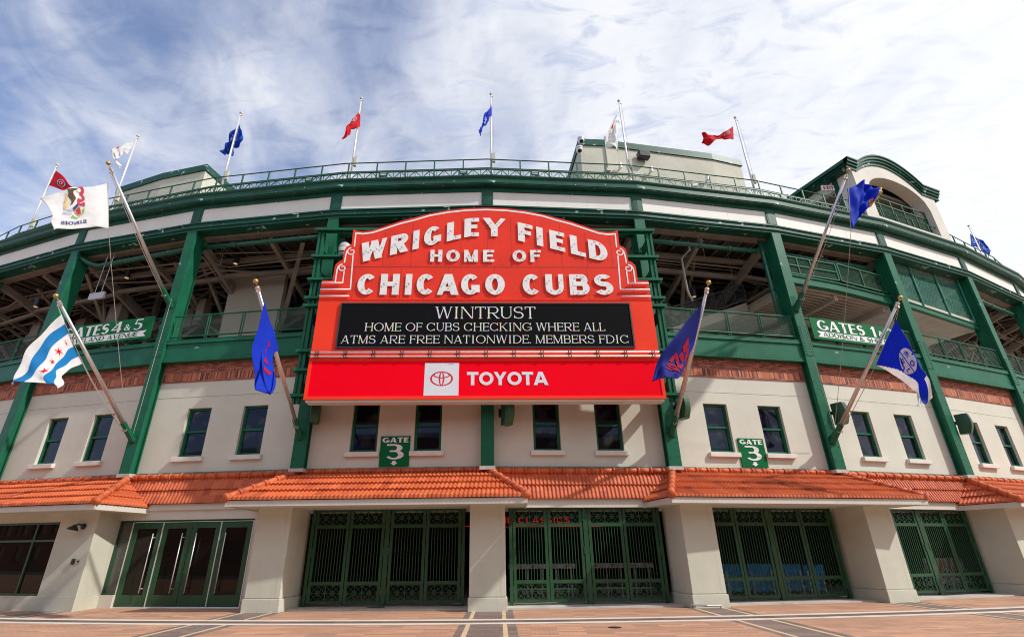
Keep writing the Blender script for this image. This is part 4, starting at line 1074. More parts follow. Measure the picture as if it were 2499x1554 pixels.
# supports behind the sign
fl_ = []
for s in (-1, 1):
    mb = MB(); xm = XC_ + s * 7.08
    for dx in (-.085, .085): mb.box(xm + dx - .045, xm + dx + .045, .38, .58, 6.75, 14.3)
    mb.box(xm - .05, xm + .05, .44, .52, 6.75, 14.3)
    mb.build('support_post', m_green, SG)
    for z in (13.7, 12.2, 10.2, 8.3, 7.2):
        mb = MB(); mb.prism([(xm - .02, z), (xm + .02, z), (xm + .02, z + .5), (xm - .02, z + .5)], .58, 1.35)
        mb.add([(xm - .14, .58, z - .1), (xm + .14, .58, z - .1), (xm + .14, .58, z + .45), (xm - .14, .58, z + .45)], [(0, 1, 2, 3)])
        mb.build('bracket', m_green, SG)
mb = MB()
for z in (14.36, 13.03, 11.93, 11.08, 10.73, 8.80, 8.02, 7.03):
    for s in (-1, 1):
        xi, xo = XC_ + s * (4.6 if z > 14 else 5.2), XC_ + s * 7.32; a, b = min(xi, xo), max(xi, xo)
        mb.box(a, b, .24, .60, z, z + .05); mb.box(a, b, .24, .262, z - .06, z + .0); mb.box(a, b, .40, .42, z - .1, z)
    if z < 13.5: mb.box(XC_ - 5.19, XC_ + 5.19, .26, .42, z - .06, z + .05)
mb.build('support_rung', m_green, SG)

# ------------------------------------------------------------------ gate signs and banners
def flat_sign(name, i, s0, s1, z0, z1, d, label, cat='sign', group=None):
    (l, a) = BF(i); mb = MB(); w, h = s1 - s0, z1 - z0; mb.box(0, w, -.0, .03, 0, h)
    o = mb.build(name, m_signg, None, WB(i, s0, d, z0), a, bevel=.004); tag(o, label, cat, group); return o, w, h
for i, lab in ((2, 'green gate number plate between two windows, in the shade of the red marquee'), (4, 'green gate number plate between two sunlit windows, right of the red marquee')):
    o, w, h = flat_sign('gate_sign', i, 2.985, 4.12, 4.62, 5.745, -.30, lab, 'sign', 'gate number plates')
    lettering(o, 'GATE', .07, 1.065, h - .24, .19, .075, .036, -.004, m_signw, 0, .10)
    mb = MB(); polys_to(mb, [[(px + .24, py + .255) for px, py in p] for p in glyph('3', .68, .57, .215, .06)], -.004); mb.build('numeral', m_signw, o)
    mb = MB(); mb.add([(w / 2 + x, -.004, z) for x, z in ((-.14, .13), (0, .035), (.14, .13), (.07, .13), (.07, .2), (-.07, .2), (-.07, .13))], [tuple(range(7))]); mb.build('arrow', m_signw, o)
def banner(i, s0, s1, z0, z1, t1, t2, lab, flip):
    o, w, h = flat_sign('gate_banner', i, s0, s1, z0, z1, .10, lab, 'sign', 'gate direction banners')
    a_, b_ = .15, .05
    for txt, xa, xb, hh in t1: lettering(o, txt, xa, xb, .46 if hh > .4 else .5, hh, a_ if hh > .4 else .075, b_ if hh > .4 else .035, -.004, m_signw, 0, .08)
    mb = MB(); zb, zt = .12, .40
    p = [(.25, zb), (w - .2, zb), (w - .2, zt), (.25, zt), (.42, (zb + zt) / 2)] if not flip else [(.2, zb), (w - .25, zb), (w - .42, (zb + zt) / 2), (w - .25, zt), (.2, zt)]
    mb.add([(x, -.003, z) for x, z in p], [tuple(range(len(p)))]); mb.build('white_strip', m_signw, o)
    lettering(o, t2[0], t2[1], t2[2], zb + .03, .22, .062, .028, -.0055, m_signg, 0, .08)
banner(0, 1.0, 6.47, 10.26, 11.31, [('GATES', .45, 3.05, .5), ('4', 3.2, 3.75, .52), ('&', 3.92, 4.25, .3), ('5', 4.42, 4.9, .52)], ('WAVELAND AVENUE', .55, 4.75), 'long green banner on the balcony rail at the left, behind the striped flag', True)
banner(5, .45, 6.05, 10.18, 11.23, [('GATES', .35, 3.1, .5), ('1', 3.5, 3.8, .52), ('&', 3.92, 4.25, .3), ('2', 4.4, 4.9, .52)], ('ADDISON & SHEFFIELD', .55, 5.2), 'long green banner on the balcony rail at the right, behind the blue and white flag', False)

# ------------------------------------------------------------------ flagpoles and flags
FL={
 'seal':([[-15.207,16.049,14.98],[-14.953,16.049,14.19],[-14.723,16.049,13.478],[-14.512,16.049,12.804]],[[-15.207,16.049,14.98],[-15.393,15.774,14.592],[-15.81,15.499,14.275],[-16.043,15.224,13.91],[-16.477,14.949,13.409]],[[-14.512,16.049,12.804],[-14.703,15.829,12.732],[-14.915,15.609,12.583],[-15.094,15.389,12.368],[-15.353,15.169,12.187],[-15.392,14.949,11.987]],[[-16.477,14.949,13.409],[-15.945,14.949,12.986],[-15.603,14.949,12.59],[-15.568,14.949,12.3],[-15.392,14.949,11.987]]),
 'stars':([[-15.267,16.226,9.372],[-15.233,16.701,8.945],[-15.178,17.175,8.458],[-15.116,17.65,8.05]],[[-15.267,16.226,9.372],[-15.414,16.126,8.912],[-15.55,16.026,8.245],[-15.654,15.926,7.604],[-15.68,15.826,6.987],[-15.604,15.726,6.659]],[[-15.116,17.65,8.05],[-14.965,17.169,7.76],[-14.763,16.688,7.337],[-14.336,16.207,6.929],[-14.013,15.726,6.517]],[[-15.604,15.726,6.659],[-15.331,15.726,6.711],[-14.677,15.726,6.709],[-14.307,15.726,6.682],[-14.013,15.726,6.517]]),
 'blue':([[-7.679,15.169,9.283],[-7.661,15.642,8.942],[-7.585,16.114,8.518],[-7.52,16.587,8.076]],[[-7.679,15.169,9.283],[-7.64,15.106,8.492],[-7.593,15.044,7.6],[-7.484,14.981,6.824],[-7.385,14.919,6.278]],[[-7.52,16.587,8.076],[-7.467,16.17,7.813],[-7.404,15.753,7.497],[-7.009,15.336,6.753],[-6.778,14.919,5.99]],[[-7.385,14.919,6.278],[-7.163,14.919,6.134],[-6.945,14.919,6.062],[-6.778,14.919,5.99]]),
 'navy':([[7.076,15.888,9.351],[6.996,16.376,8.745],[6.918,16.863,8.215],[6.82,17.35,7.97]],[[7.076,15.888,9.351],[6.489,15.788,8.786],[5.983,15.688,8.207],[5.453,15.588,7.609],[5.097,15.488,7.108],[4.84,15.388,6.475]],[[6.82,17.35,7.97],[6.229,16.369,7.169],[5.693,15.388,6.596]],[[4.84,15.388,6.475],[5.208,15.388,6.564],[5.693,15.388,6.596]]),
 'furled':([[14.44,16.929,15.131],[14.175,16.929,14.049],[13.93,16.929,13.043]],[[14.44,16.929,15.131],[14.873,17.104,15.333],[15.332,17.279,15.603],[15.872,17.454,15.76],[16.472,17.629,15.74]],[[13.93,16.929,13.043],[14.494,17.162,13.594],[15.059,17.395,14.194],[15.506,17.629,14.554]],[[16.472,17.629,15.74],[16.085,17.629,15.206],[15.506,17.629,14.554]]),
 'bluewhite':([[14.57,17.098,9.25],[14.423,17.754,8.621],[14.274,18.411,7.961]],[[14.57,17.098,9.25],[14.795,17.198,8.66],[14.967,17.298,7.995],[15.092,17.398,7.385],[15.196,17.498,6.954],[15.305,17.598,6.486]],[[14.274,18.411,7.961],[14.649,18.208,7.575],[14.894,18.004,7.115],[14.956,17.801,6.713],[14.589,17.598,6.207]],[[15.305,17.598,6.486],[15.07,17.598,6.276],[14.836,17.598,6.266],[14.687,17.598,6.146],[14.589,17.598,6.207]]),
 'red0':([[-27.393,25.19,23.529],[-27.421,25.19,22.379]],[[-27.393,25.19,23.529],[-26.648,25.04,22.978],[-25.984,24.89,22.321],[-25.492,24.74,21.879],[-25.081,24.59,21.669]],[[-27.421,25.19,22.379],[-26.702,24.99,22.037],[-26.062,24.79,21.699],[-25.489,24.59,21.533]],[[-25.081,24.59,21.669],[-25.286,24.59,21.604],[-25.489,24.59,21.533]]),
 'white1':([[-20.963,22.825,23.554],[-21.036,22.825,23.04],[-21.094,22.825,22.562]],[[-20.963,22.825,23.554],[-21.362,22.705,23.302],[-21.69,22.585,22.769],[-21.681,22.465,22.325],[-21.33,22.345,21.83],[-20.635,22.225,21.046]],[[-21.094,22.825,22.562],[-21.282,22.675,22.651],[-21.218,22.525,22.264],[-21.027,22.375,21.745],[-20.706,22.225,21.286]],[[-20.635,22.225,21.046],[-20.706,22.225,21.286]]),
 'blue2':([[-14.093,21.286,23.242],[-13.982,21.286,22.982],[-13.863,21.286,22.673]],[[-14.093,21.286,23.242],[-14.385,21.369,22.761],[-14.633,21.453,22.083],[-14.773,21.536,21.464]],[[-13.863,21.286,22.673],[-13.706,21.349,22.225],[-13.928,21.411,21.936],[-14.275,21.474,21.798],[-14.222,21.536,21.212]],[[-14.773,21.536,21.464],[-14.689,21.536,21.34],[-14.586,21.536,21.487],[-14.387,21.536,21.361],[-14.222,21.536,21.212]]),
 'red3':([[-7.202,20.231,23.148],[-7.102,20.231,22.543],[-7.041,20.231,21.949]],[[-7.202,20.231,23.148],[-7.376,20.081,22.491],[-7.477,19.931,21.751],[-7.589,19.781,21.172],[-7.712,19.631,20.582]],[[-7.041,20.231,21.949],[-7.179,20.081,21.679],[-7.422,19.931,21.581],[-7.411,19.781,21.028],[-7.357,19.631,20.578]],[[-7.712,19.631,20.582],[-7.609,19.631,20.767],[-7.448,19.631,20.602],[-7.357,19.631,20.578]]),
 'blue4':([[-0.198,20.029,23.46],[-0.17,20.029,22.952],[-0.165,20.029,22.392]],[[-0.198,20.029,23.46],[-0.254,19.909,22.875],[-0.517,19.789,22.255],[-0.647,19.669,21.551],[-0.759,19.549,21.005],[-0.781,19.429,20.631]],[[-0.165,20.029,22.392],[-0.3,19.879,22.101],[-0.45,19.729,21.514],[-0.646,19.579,20.986],[-0.746,19.429,20.644]],[[-0.781,19.429,20.631],[-0.746,19.429,20.644]]),
 'white5':([[6.561,20.564,23.08],[6.618,20.564,22.723],[6.65,20.564,22.32]],[[6.561,20.564,23.08],[6.263,20.444,22.453],[5.977,20.324,21.693],[5.712,20.204,21.096],[5.61,20.084,20.65],[5.603,19.964,20.257]],[[6.65,20.564,22.32],[6.439,20.414,22.321],[6.29,20.264,21.63],[6.256,20.114,20.908],[6.212,19.964,20.111]],[[5.603,19.964,20.257],[5.889,19.964,20.083],[6.212,19.964,20.111]]),
 'red6':([[13.411,21.83,23.396],[13.216,21.83,22.344]],[[13.411,21.83,23.396],[12.889,21.68,22.874],[12.315,21.53,22.408],[11.728,21.38,22.388],[11.169,21.23,22.221]],[[13.216,21.83,22.344],[12.707,21.68,22.299],[12.234,21.53,22.16],[11.581,21.38,21.572],[11.13,21.23,21.678]],[[11.169,21.23,22.221],[11.267,21.23,21.947],[11.13,21.23,21.678]]),
 'blue8':([[35.835,32.75,23.307],[35.465,32.75,22.119]],[[35.835,32.75,23.307],[36.416,32.917,22.953],[36.997,33.083,22.599],[37.41,33.25,22.02]],[[35.465,32.75,22.119],[36.102,32.917,22.162],[36.584,33.083,21.812],[36.971,33.25,21.463]],[[37.41,33.25,22.02],[37.105,33.25,21.91],[36.971,33.25,21.463]]),
}
def lerp_poly(pts, t):
    n = len(pts) - 1; x = min(max(t, 0), 1) * n; i = min(int(x), n - 1); f = x - i
    p0, p1, p2, p3 = (Vector(pts[max(i - 1, 0)]), Vector(pts[i]), Vector(pts[i + 1]), Vector(pts[min(i + 2, n)]))
    return .5 * ((2 * p1) + (p2 - p0) * f + (2 * p0 - 5 * p1 + 4 * p2 - p3) * f * f + (3 * p1 - p0 - 3 * p2 + p3) * f ** 3)
class Flag:
    def __init__(s, key, amp=.10, waves=2.2, ph=0., skew=.6):
        s.h, s.t, s.b, s.e = FL[key]; s.amp, s.waves, s.ph, s.skew = amp, waves, ph, skew
    def raw(s, u, v):
        hv, ev, tu, bu = lerp_poly(s.h, v), lerp_poly(s.e, v), lerp_poly(s.t, u), lerp_poly(s.b, u)
        c00, c01, c10, c11 = Vector(s.h[0]), Vector(s.h[-1]), Vector(s.e[0]), Vector(s.e[-1])
        p = (1 - u) * hv + u * ev + (1 - v) * tu + v * bu - ((1 - u) * (1 - v) * c00 + (1 - u) * v * c01 + u * (1 - v) * c10 + u * v * c11)
        w = s.amp * (.25 + u) * (sin(2 * pi * (s.waves * u + s.skew * v) + s.ph) + .45 * sin(2 * pi * (s.waves * 2.3 * u - s.skew * 1.7 * v) + s.ph * 2.1) + .25 * sin(2 * pi * (s.waves * .7 * u + 2.6 * v) + 1.3 * s.ph))
        return p + Vector((.15 * w, w, .1 * w))
    def nrm(s, u, v):
        e = .01; n = (s.raw(min(u + e, 1), v) - s.raw(max(u - e, 0), v)).cross(s.raw(u, min(v + e, 1)) - s.raw(u, max(v - e, 0)))
        if n.length < 1e-9: return Vector((0, -1, 0))
        n.normalize(); return n if n.y < 0 else -n
    def at(s, u, v, off=0.): return s.raw(u, v) + (s.nrm(u, v) * off if off else Vector())
    def mesh(s, name, mats, region=None, nu=34, nv=22, parent=None):
        mb = MB()
        for j in range(nv + 1):
            for i in range(nu + 1): mb.v.append(tuple(s.at(i / nu, j / nv)))
        for j in range(nv):
            for i in range(nu):
                a = j * (nu + 1) + i; mb.f.append([a, a + 1, a + nu + 2, a + nu + 1]); mb.m.append(region((i + .5) / nu, (j + .5) / nv) if region else 0)
        o = mb.build(name, mats, parent, smooth=True); sd = o.modifiers.new('cloth', 'SOLIDIFY'); sd.thickness = .008; sd.offset = -1 if s.nrm(.5, .5).dot(Vector((0, -1, 0))) > 0 else 1
        sd.offset = 0
        return o
    def patch(s, name, polys, m, parent, off=.018, sub=3):
        """flat art in flag u,v laid on the cloth"""
        mb = MB()
        for k, p in enumerate(polys):
            q = []
            for i in range(len(p)):
                a, b = p[i], p[(i + 1) % len(p)]
                for j in range(sub): q.append((a[0] + (b[0] - a[0]) * j / sub, a[1] + (b[1] - a[1]) * j / sub))
            mb.add([s.at(u, v, off + .0008 * (k % 20)) for u, v in q], [tuple(range(len(q)))])
        return mb.build(name, m, parent)
def star(cu, cv, ru, rv, n=6, inner=.38, rot=0.):
    return [(cu + ru * (1 if k % 2 == 0 else inner) * sin(pi * k / n + rot), cv - rv * (1 if k % 2 == 0 else inner) * cos(pi * k / n + rot)) for k in range(2 * n)]
def disc(cu, cv, ru, rv, n=24): return [(cu + ru * cos(2 * pi * k / n), cv + rv * sin(2 * pi * k / n)) for k in range(n)]
def ring(cu, cv, ru, rv, t, a0=0, a1=360, n=24):
    out = []
    for k in range(n):
        a, b = radians(a0 + (a1 - a0) * k / n), radians(a0 + (a1 - a0) * (k + 1) / n)
        out.append([(cu + ru * cos(a), cv + rv * sin(a)), (cu + ru * cos(b), cv + rv * sin(b)), (cu + (ru - t) * cos(b), cv + (rv - t * rv / ru) * sin(b)), (cu + (ru - t) * cos(a), cv + (rv - t * rv / ru) * sin(a))])
    return out
def flag_text(txt, u0, u1, v0, v1, a=.22, b=.16, serif=0., gap=.14):
    """letters upright in u,v (v down)"""
    ps = []; tp = text_polys(txt, 0, 1, 0, 1, a * 1.0, b, serif, gap)
    n = len(txt); tw = sum(WID[c] for c in txt) + gap * (n - 1); kx = 1 / tw; x = 0.
    for c in txt:
        w = WID[c]
        if c != ' ':
            for p in glyph(c, w, 1., a, b, serif): ps.append([(u0 + (u1 - u0) * (x + px) * kx, v1 + (v0 - v1) * py) for px, py in p])
        x += w + gap
    return ps
def cloth(name, c, tr=.5): return mat(name, c, .7, var=.05, vscale=4, bump=.15, bscale=14, trans=tr, spec=.3)
f_white = cloth('cloth_white', (.90, .89, .88)); f_red = cloth('cloth_red', (.75, .012, .03)); f_blue = cloth('cloth_blue', (.012, .11, .60)); f_sky = cloth('cloth_sky_blue', (.02, .30, .66))
f_royal = cloth('cloth_royal', (.008, .055, .66)); f_navy = cloth('cloth_navy', (.016, .028, .30)); f_letr = cloth('cloth_letter_red', (.60, .015, .06)); f_navy2 = cloth('print_navy', (.02, .03, .18), .1)
f_brown = cloth('print_brown', (.10, .055, .03), .1); f_gold = cloth('print_gold', (.62, .42, .12), .1); f_leaf = cloth('print_leaf', (.22, .45, .14), .1); f_ribn = cloth('print_ribbon', (.48, .03, .06), .1); f_pale = cloth('print_pale', (.36, .40, .62), .1)
f_bluel = cloth('print_light_blue', (.45, .55, .85), .1)

# wall poles
def wall_pole(ci, z, out, upz, lab, r0=.085, r1=.05, lat=0.):
    g = empty('flagpole', WC(ci, lat, .02, z - .3)); inv = -g.location
    N = (WC(ci, lat, 1, 0) - WC(ci, lat, 0, 0)); B = WC(ci, lat, .12, z); T = B + N * out + Vector((0, 0, upz)); d = (T - B).normalized()
    def mk(fn, name, m, **k):
        mb = MB(); fn(mb); mb.v = [tuple(Vector(v) + inv) for v in mb.v]; return mb.build(name, m, g, **k)
    mk(lambda mb: mb.tube([B + d * .5, T], r0, 12, r1), 'pole', m_alu, smooth=True)
    mk(lambda mb: (mb.tube([B - d * .12, B + d * .75], r0 * 1.35, 10), mb.bar(B - N * .1 - Vector((0, 0, .15)), B - N * .1 + Vector((0, 0, .65)), .3, .05), mb.bar(B - N * .05 + Vector((0, 0, .1)), B + d * .5, .05, .22)), 'bracket', m_green)
    mk(lambda mb: (mb.tube([T, T + d * .10], .018, 6), mb.ball(T + d * .18, .085, 12, 8)), 'ball_finial', m_gold, smooth=True)
    mk(lambda mb: (mb.tube([T - d * .16, T - d * .02], .075, 10), mb.bar(T - d * .1, T - d * .1 + Vector((0, -.02, -.14)), .05, .09)), 'truck', m_alu)
    mk(lambda mb: [mb.tube([B + d * .55 + Vector((sin(a) * .1, -.02, -.12 - .05 * sin(2 * a))) for a in (0, .9, 1.8, 2.7, 3.6, 4.5, 5.4, 6.3)], .012 + .004 * k, 5) for k in range(2)], 'rope_coil', m_rope)
    tag(g, lab, 'flagpole', 'flagpoles bracketed to the columns'); return g, B, T, d, mk
def rope(mk, pts, r=.010): mk(lambda mb: mb.tube(pts, r, 5), 'halyard', m_rope)
def sag(a, b, s=.15, n=8): return [a.lerp(b, k / n) + Vector((0, 0, -s * 4 * (k / n) * (1 - k / n))) for k in range(n + 1)]
dn = Vector((0, -.0, -.14))
g, B, T, d, mk = wall_pole(1, 11.78, 4.43, 3.93, 'upper angled flagpole on the left carrying the white eagle flag')
F = Flag('seal', .055, 1.3, .4); EMB = lambda ps: [[(u, .02 + (v - .13) * .93) for u, v in p] for p in ps]; rope(mk, [T + dn, Vector(FL['seal'][0][0])]); rope(mk, sag(Vector(FL['seal'][0][-1]), WC(1, -.05, .3, 6.0), .1)); rope(mk, sag(T + dn, B + d * .4 + dn, .1)); rope(mk, sag(WC(1, .1, .2, 12.0), WC(1, .1, .2, 6.1), 0))
o = F.mesh('flag', f_white); tag(o, 'white flag with eagle, shield and red ribbon emblem, lettered backwards', 'flag')
rope(mk, [Vector(p) for p in FL['seal'][0]], .016)
def E(pts):      # drawing laid out on the cloth: 930 wide, 610 high, hoist at the right
    out = []
    for x, y in pts:
        tp = 785 + (1425 - x) * .2 if x > 1000 else 870 + (1000 - x) * .23
        v = (y - tp) / (1395 - tp); out.append(((1427 - x) / (925 - 210 * v), v))
    return out
F.patch('emblem_wing', [E([(795, 955), (803, 990), (775, 1060), (735, 1105), (712, 1090), (715, 1030), (760, 980)])], cloth('print_tan', (.62, .48, .28), .1), o, .016)
F.patch('emblem_sun', [E(disc(735, 1095, 19, 17))], f_gold, o, .022, 1)
F.patch('emblem_eagle', [E(q) for q in ([(850, 912), (905, 916), (985, 900), (1005, 910), (935, 940), (850, 950)], [(850, 950), (935, 940), (918, 965), (928, 1005), (880, 1040), (835, 1040), (820, 1010), (795, 990)], [(880, 1040), (850, 1065), (806, 1078), (835, 1040)])], f_brown, o)
F.patch('emblem_beak', [E([(975, 930), (1008, 934), (1000, 948), (975, 948)])], f_gold, o, .022)
rb_ = [(1000, 868), (1038, 880), (1050, 912), (1040, 945), (1008, 962), (1032, 988), (1042, 1012), (1000, 1030), (955, 1022), (944, 1050), (962, 1078), (1010, 1072), (1042, 1064), (1040, 1102)]
rp = []
for (xa, ya), (xb, yb) in zip(rb_, rb_[1:]):
    d_ = Vector((xb - xa, yb - ya)).normalized(); n_ = Vector((-d_.y, d_.x)) * 15; e_ = d_ * 5; rp.append(E([(xa - e_.x + n_.x, ya - e_.y + n_.y), (xb + e_.x + n_.x, yb + e_.y + n_.y), (xb + e_.x - n_.x, yb + e_.y - n_.y), (xa - e_.x - n_.x, ya - e_.y - n_.y)]))
F.patch('emblem_ribbon', rp, f_ribn, o, .024)
F.patch('emblem_shield', [E([(845, 1108), (932, 1054), (957, 1075), (978, 1130), (995, 1172), (988, 1218), (940, 1203), (876, 1167)])], f_gold, o, .026)
F.patch('shield_white', [E([(853, 1112), (928, 1062), (952, 1080), (972, 1132), (986, 1172), (980, 1208), (942, 1195), (884, 1162)])], f_white, o, .032)
F.patch('shield_field', [E([(851, 1112), (929, 1061), (946, 1084), (864, 1142)])], f_navy2, o, .038)
F.patch('shield_stripes', [E([(870 + 16 * k, 1141 - 10.5 * k), (879 + 16 * k, 1136 - 10.5 * k), (925 + 13 * k, 1186 + 2 * k), (915 + 13 * k, 1183 + 3 * k)]) for k in range(5)], f_ribn, o, .038)
F.patch('emblem_laurel', [E([(862, 1188), (900, 1212), (950, 1226), (985, 1222), (950, 1247), (878, 1238)]), E([(992, 1175), (1008, 1130), (1058, 1122), (1040, 1155), (1062, 1165), (1010, 1205)])], f_leaf, o, .022)
F.patch('emblem_lines', [E([(712, 1112 + 15 * k), (850, 1122 + 16 * k), (850, 1126 + 16 * k), (712, 1116 + 15 * k)]) for k in range(5)], f_pale, o, .018)
F.patch('flag_lettering', flag_text('ILLINOIS', .42, .80, .79, .87, .24, .14, .06), f_navy2, o, .02, 2)

g, B, T, d, mk = wall_pole(1, 5.88, 4.44, 3.92, 'lower angled flagpole on the left carrying the blue striped flag')
F = Flag('stars', .09, 1.3, 1.0, .9); rope(mk, [T + dn, Vector(FL['stars'][0][0])]); rope(mk, sag(Vector(FL['stars'][0][-1]), B + d * .5 + dn, .12)); rope(mk, sag(T + dn, B + d * .5 + dn, .25))
o = F.mesh('flag', [f_white, f_sky], lambda u, v: 1 if .20 < v < .385 or .64 < v < .815 else 0, 48, 44); tag(o, 'white flag with two light blue stripes and red six pointed stars', 'flag')
F.patch('star', [star(.13, .52, .020, .075, 6, .3, .2)], f_red, o); F.patch('star', [star(.32, .52, .06, .08, 6, .3, .3)], f_red, o); F.patch('star', [star(.51, .52, .055, .075, 6, .3, .1)], f_red, o); F.patch('star', [star(.70, .52, .07, .085, 6, .3, .2)], f_red, o)
g, B, T, d, mk = wall_pole(2, 5.72, 4.57, 3.95, 'slim angled flagpole left of the marquee with plain blue flag', .075, .045)
F = Flag('blue', .13, .9, 2.0, 1.4); o = F.mesh('flag', f_royal, None, 30, 30); tag(o, 'limp bright blue flag with red lettering, hanging left of the red marquee', 'flag')
rope(mk, sag(T + dn, B + d * .6 + dn, .06))
F.patch('flag_lettering', [[(.28 + .13 * k + du, .56 + .02 * k + dv) for du, dv in sh] for k, sh in enumerate(([(0, 0), (.09, 0), (.10, .16), (.01, .16)], [(.01, 0), (.05, .05), (.09, 0), (.10, .17), (.03, .17)], [(0, .02), (.08, 0), (.10, .15), (.03, .16)], [(0, 0), (.05, -.01), (.10, .10), (.06, .16)]))], f_letr, o, .02, 4)
g, B, T, d, mk = wall_pole(4, 5.79, 4.19, 4.05, 'angled flagpole right of the marquee carrying the navy flag')
F = Flag('navy', .08, 1.2, .5, 1.1); o = F.mesh('flag', [f_navy, f_royal], lambda u, v: 1 if (v > .55 and u < .35) else 0, 36, 26); tag(o, 'navy flag with slanting red lettering, overlapping the right edge of the marquee', 'flag')
rope(mk, sag(T + dn, B + d * .6 + dn, .1))
ltr = []
for c, u0, du in (('W', .16, .15), ('I', .33, .09), ('N', .44, .15), ('S', .61, .16)):
    for p in glyph(c, 1., 1., .3 if c != 'I' else .5, .22): ltr.append([(u0 + du * (1 - qy) + .05 * (1 - qx), .34 + .52 * qx) for qx, qy in p])
F.patch('flag_lettering', ltr, f_letr, o, .02, 2)
g, B, T, d, mk = wall_pole(5, 11.59, 4.17, 4.16, 'upper angled flagpole on the right with the curled royal blue flag', lat=-.1)
F = Flag('furled', .26, 1.3, 1.2, .5); o = F.mesh('flag', f_royal, None, 36, 26); tag(o, 'curled royal blue flag with gold fringe on the upper right wall pole', 'flag')
F.patch('gold_fringe', [[(.93, .02 + .12 * k), (1., .02 + .12 * k), (1., .13 + .12 * k), (.93, .13 + .12 * k)] for k in range(8)], f_gold, o, .03); F.patch('emblem', [disc(.83, .78, .07, .12)], cloth('print_salmon', (.55, .25, .15), .1), o, .03)
rope(mk, [T + dn, Vector(FL['furled'][0][0])]); rope(mk, sag(Vector(FL['furled'][0][-1]), WC(5, .0, .3, 6.3), .12)); rope(mk, sag(T + dn, B + d * .5 + dn, .2)); rope(mk, sag(WC(5, -.05, .2, 11.6), WC(5, .0, .2, 6.2), 0)); rope(mk, [Vector(p) for p in FL['furled'][0]], .014)
g, B, T, d, mk = wall_pole(5, 5.68, 4.33, 4.11, 'lower angled flagpole on the right carrying the blue and white flag', lat=-.1)
F = Flag('bluewhite', .10, 1.0, .2, .8); o = F.mesh('flag', [f_royal, f_white], lambda u, v: 1 if (u < .66 and v > 1.0 - .80 * u) or (u >= .66 and (v > .46 or v < .16)) else 0, 60, 50); tag(o, 'royal blue and white flag with a pale round emblem on the lower right wall pole', 'flag')
CU, CV, RU, RV = .36, .40, .14, .27
e0 = F.patch('round_emblem', [disc(CU, CV, RU, RV, 32)], cloth('print_lavender', (.72, .74, .90), .1), o, .02, 1)
F.patch('emblem_drawing', [[(CU - .008, CV - RV), (CU + .008, CV - RV), (CU + .008, CV + RV), (CU - .008, CV + RV)], [(CU - RU, CV - .014), (CU + RU, CV - .014), (CU + RU, CV + .014), (CU - RU, CV + .014)]] +
        ring(CU - .055, CV + .10, .028, .055, .008) + [[(CU - .085, CV + .095), (CU - .025, CV + .095), (CU - .025, CV + .105), (CU - .085, CV + .105)], [(CU - .058, CV + .045), (CU - .052, CV + .045), (CU - .052, CV + .155), (CU - .058, CV + .155)]] +
        ring(CU + .055, CV - .10, .032, .06, .014) + [[(CU + .045, CV + .16), (CU + .085, CV + .16), (CU + .085, CV + .175), (CU + .045, CV + .175)], [(CU + .05, CV + .15), (CU + .065, CV + .05), (CU + .078, CV + .06), (CU + .062, CV + .155)]] +
        [[(CU - .09, CV - .13), (CU - .055, CV - .18), (CU - .02, CV - .13)]] + [[(CU - .085 + .018 * k, CV - .125), (CU - .077 + .018 * k, CV - .125), (CU - .077 + .018 * k, CV - .045), (CU - .085 + .018 * k, CV - .045)] for k in range(4)], f_royal, o, .03, 1)
rope(mk, [T + dn, Vector(FL['bluewhite'][0][0])]); rope(mk, sag(Vector(FL['bluewhite'][0][-1]), B + d * .5 + dn, .06)); rope(mk, sag(T + dn, B + d * .5 + dn, .2))

# roof poles
def roof_pole(base, ztop, lab):
    g = empty('roof_flagpole', base); h = ztop - base.z
    mb = MB(); mb.tube([(0, 0, .0), (0, 0, h)], .062, 10, .038); mb.build('pole', m_poleW, g, smooth=True)
    mb = MB(); mb.tube([(0, 0, 0), (0, 0, 1.2)], .085, 10); mb.build('sleeve', m_poleW, g, smooth=True)
    mb = MB(); mb.ball((0, 0, h + .09), .085, 10, 6); mb.build('ball_finial', mat('cream_ball', (.66, .52, .36), .4), g, smooth=True)
    mb = MB(); mb.box(.06, .2, -.07, .07, 1.7, 2.25); mb.build('cleat_box', m_pier, g)
    mb = MB(); mb.tube([(.09, -.03, h - .1), (.12, -.05, h * .6), (.1, -.05, 2.1)], .007, 4); mb.tube([(0, -.02, h - .1), (.11, -.02, h - .16)], .02, 5); mb.build('halyard', m_rope, g)
    tag(g, lab, 'flagpole', 'white flagpoles standing along the roof edge')
RP = [(-1, 'leftmost white roof flagpole, partly behind the eagle flag'), (0, 'white roof flagpole with the torn white flag at the left'), (1, 'white roof flagpole with the blue flag wrapped around it'),
      (2, 'white roof flagpole with a limp red flag, left of centre'), (3, 'white roof flagpole with a blue flag, right above the marquee'), (4, 'white roof flagpole with the long limp white flag, in front of the penthouse'), (5, 'white roof flagpole with the red flag blowing out, right end of the penthouse')]
for ci, lab in RP: roof_pole(WC(ci, .2, -.75, 17.69), 23.95, lab)
roof_pole(Vector((36.09, 32.85, 17.7)), 23.95, 'grey roof flagpole at the far right beyond the arched tower')
mb = MB(); mb.box(33, 40, 31.5, 36, 16.5, 17.69); rz_ = mb.build('side_roof', m_frieze, stadium); fix(rz_, (0, 0, 0))
def circle_logo(F, o, cu, cv, r, asp):
    F.patch('flag_emblem', [disc(cu, cv, r, r * asp)], f_navy2, o, .014, 1); F.patch('emblem_ring', ring(cu, cv, r * .82, r * .82 * asp, r * .14), f_white, o, .02, 1)
    F.patch('emblem_letter', ring(cu, cv, r * .66, r * .66 * asp, r * .25, 40, 320, 16), f_red, o, .026, 1); F.patch('emblem_core', ring(cu, cv, r * .34, r * .34 * asp, r * .12, 0, 360, 12), f_white, o, .026, 1)
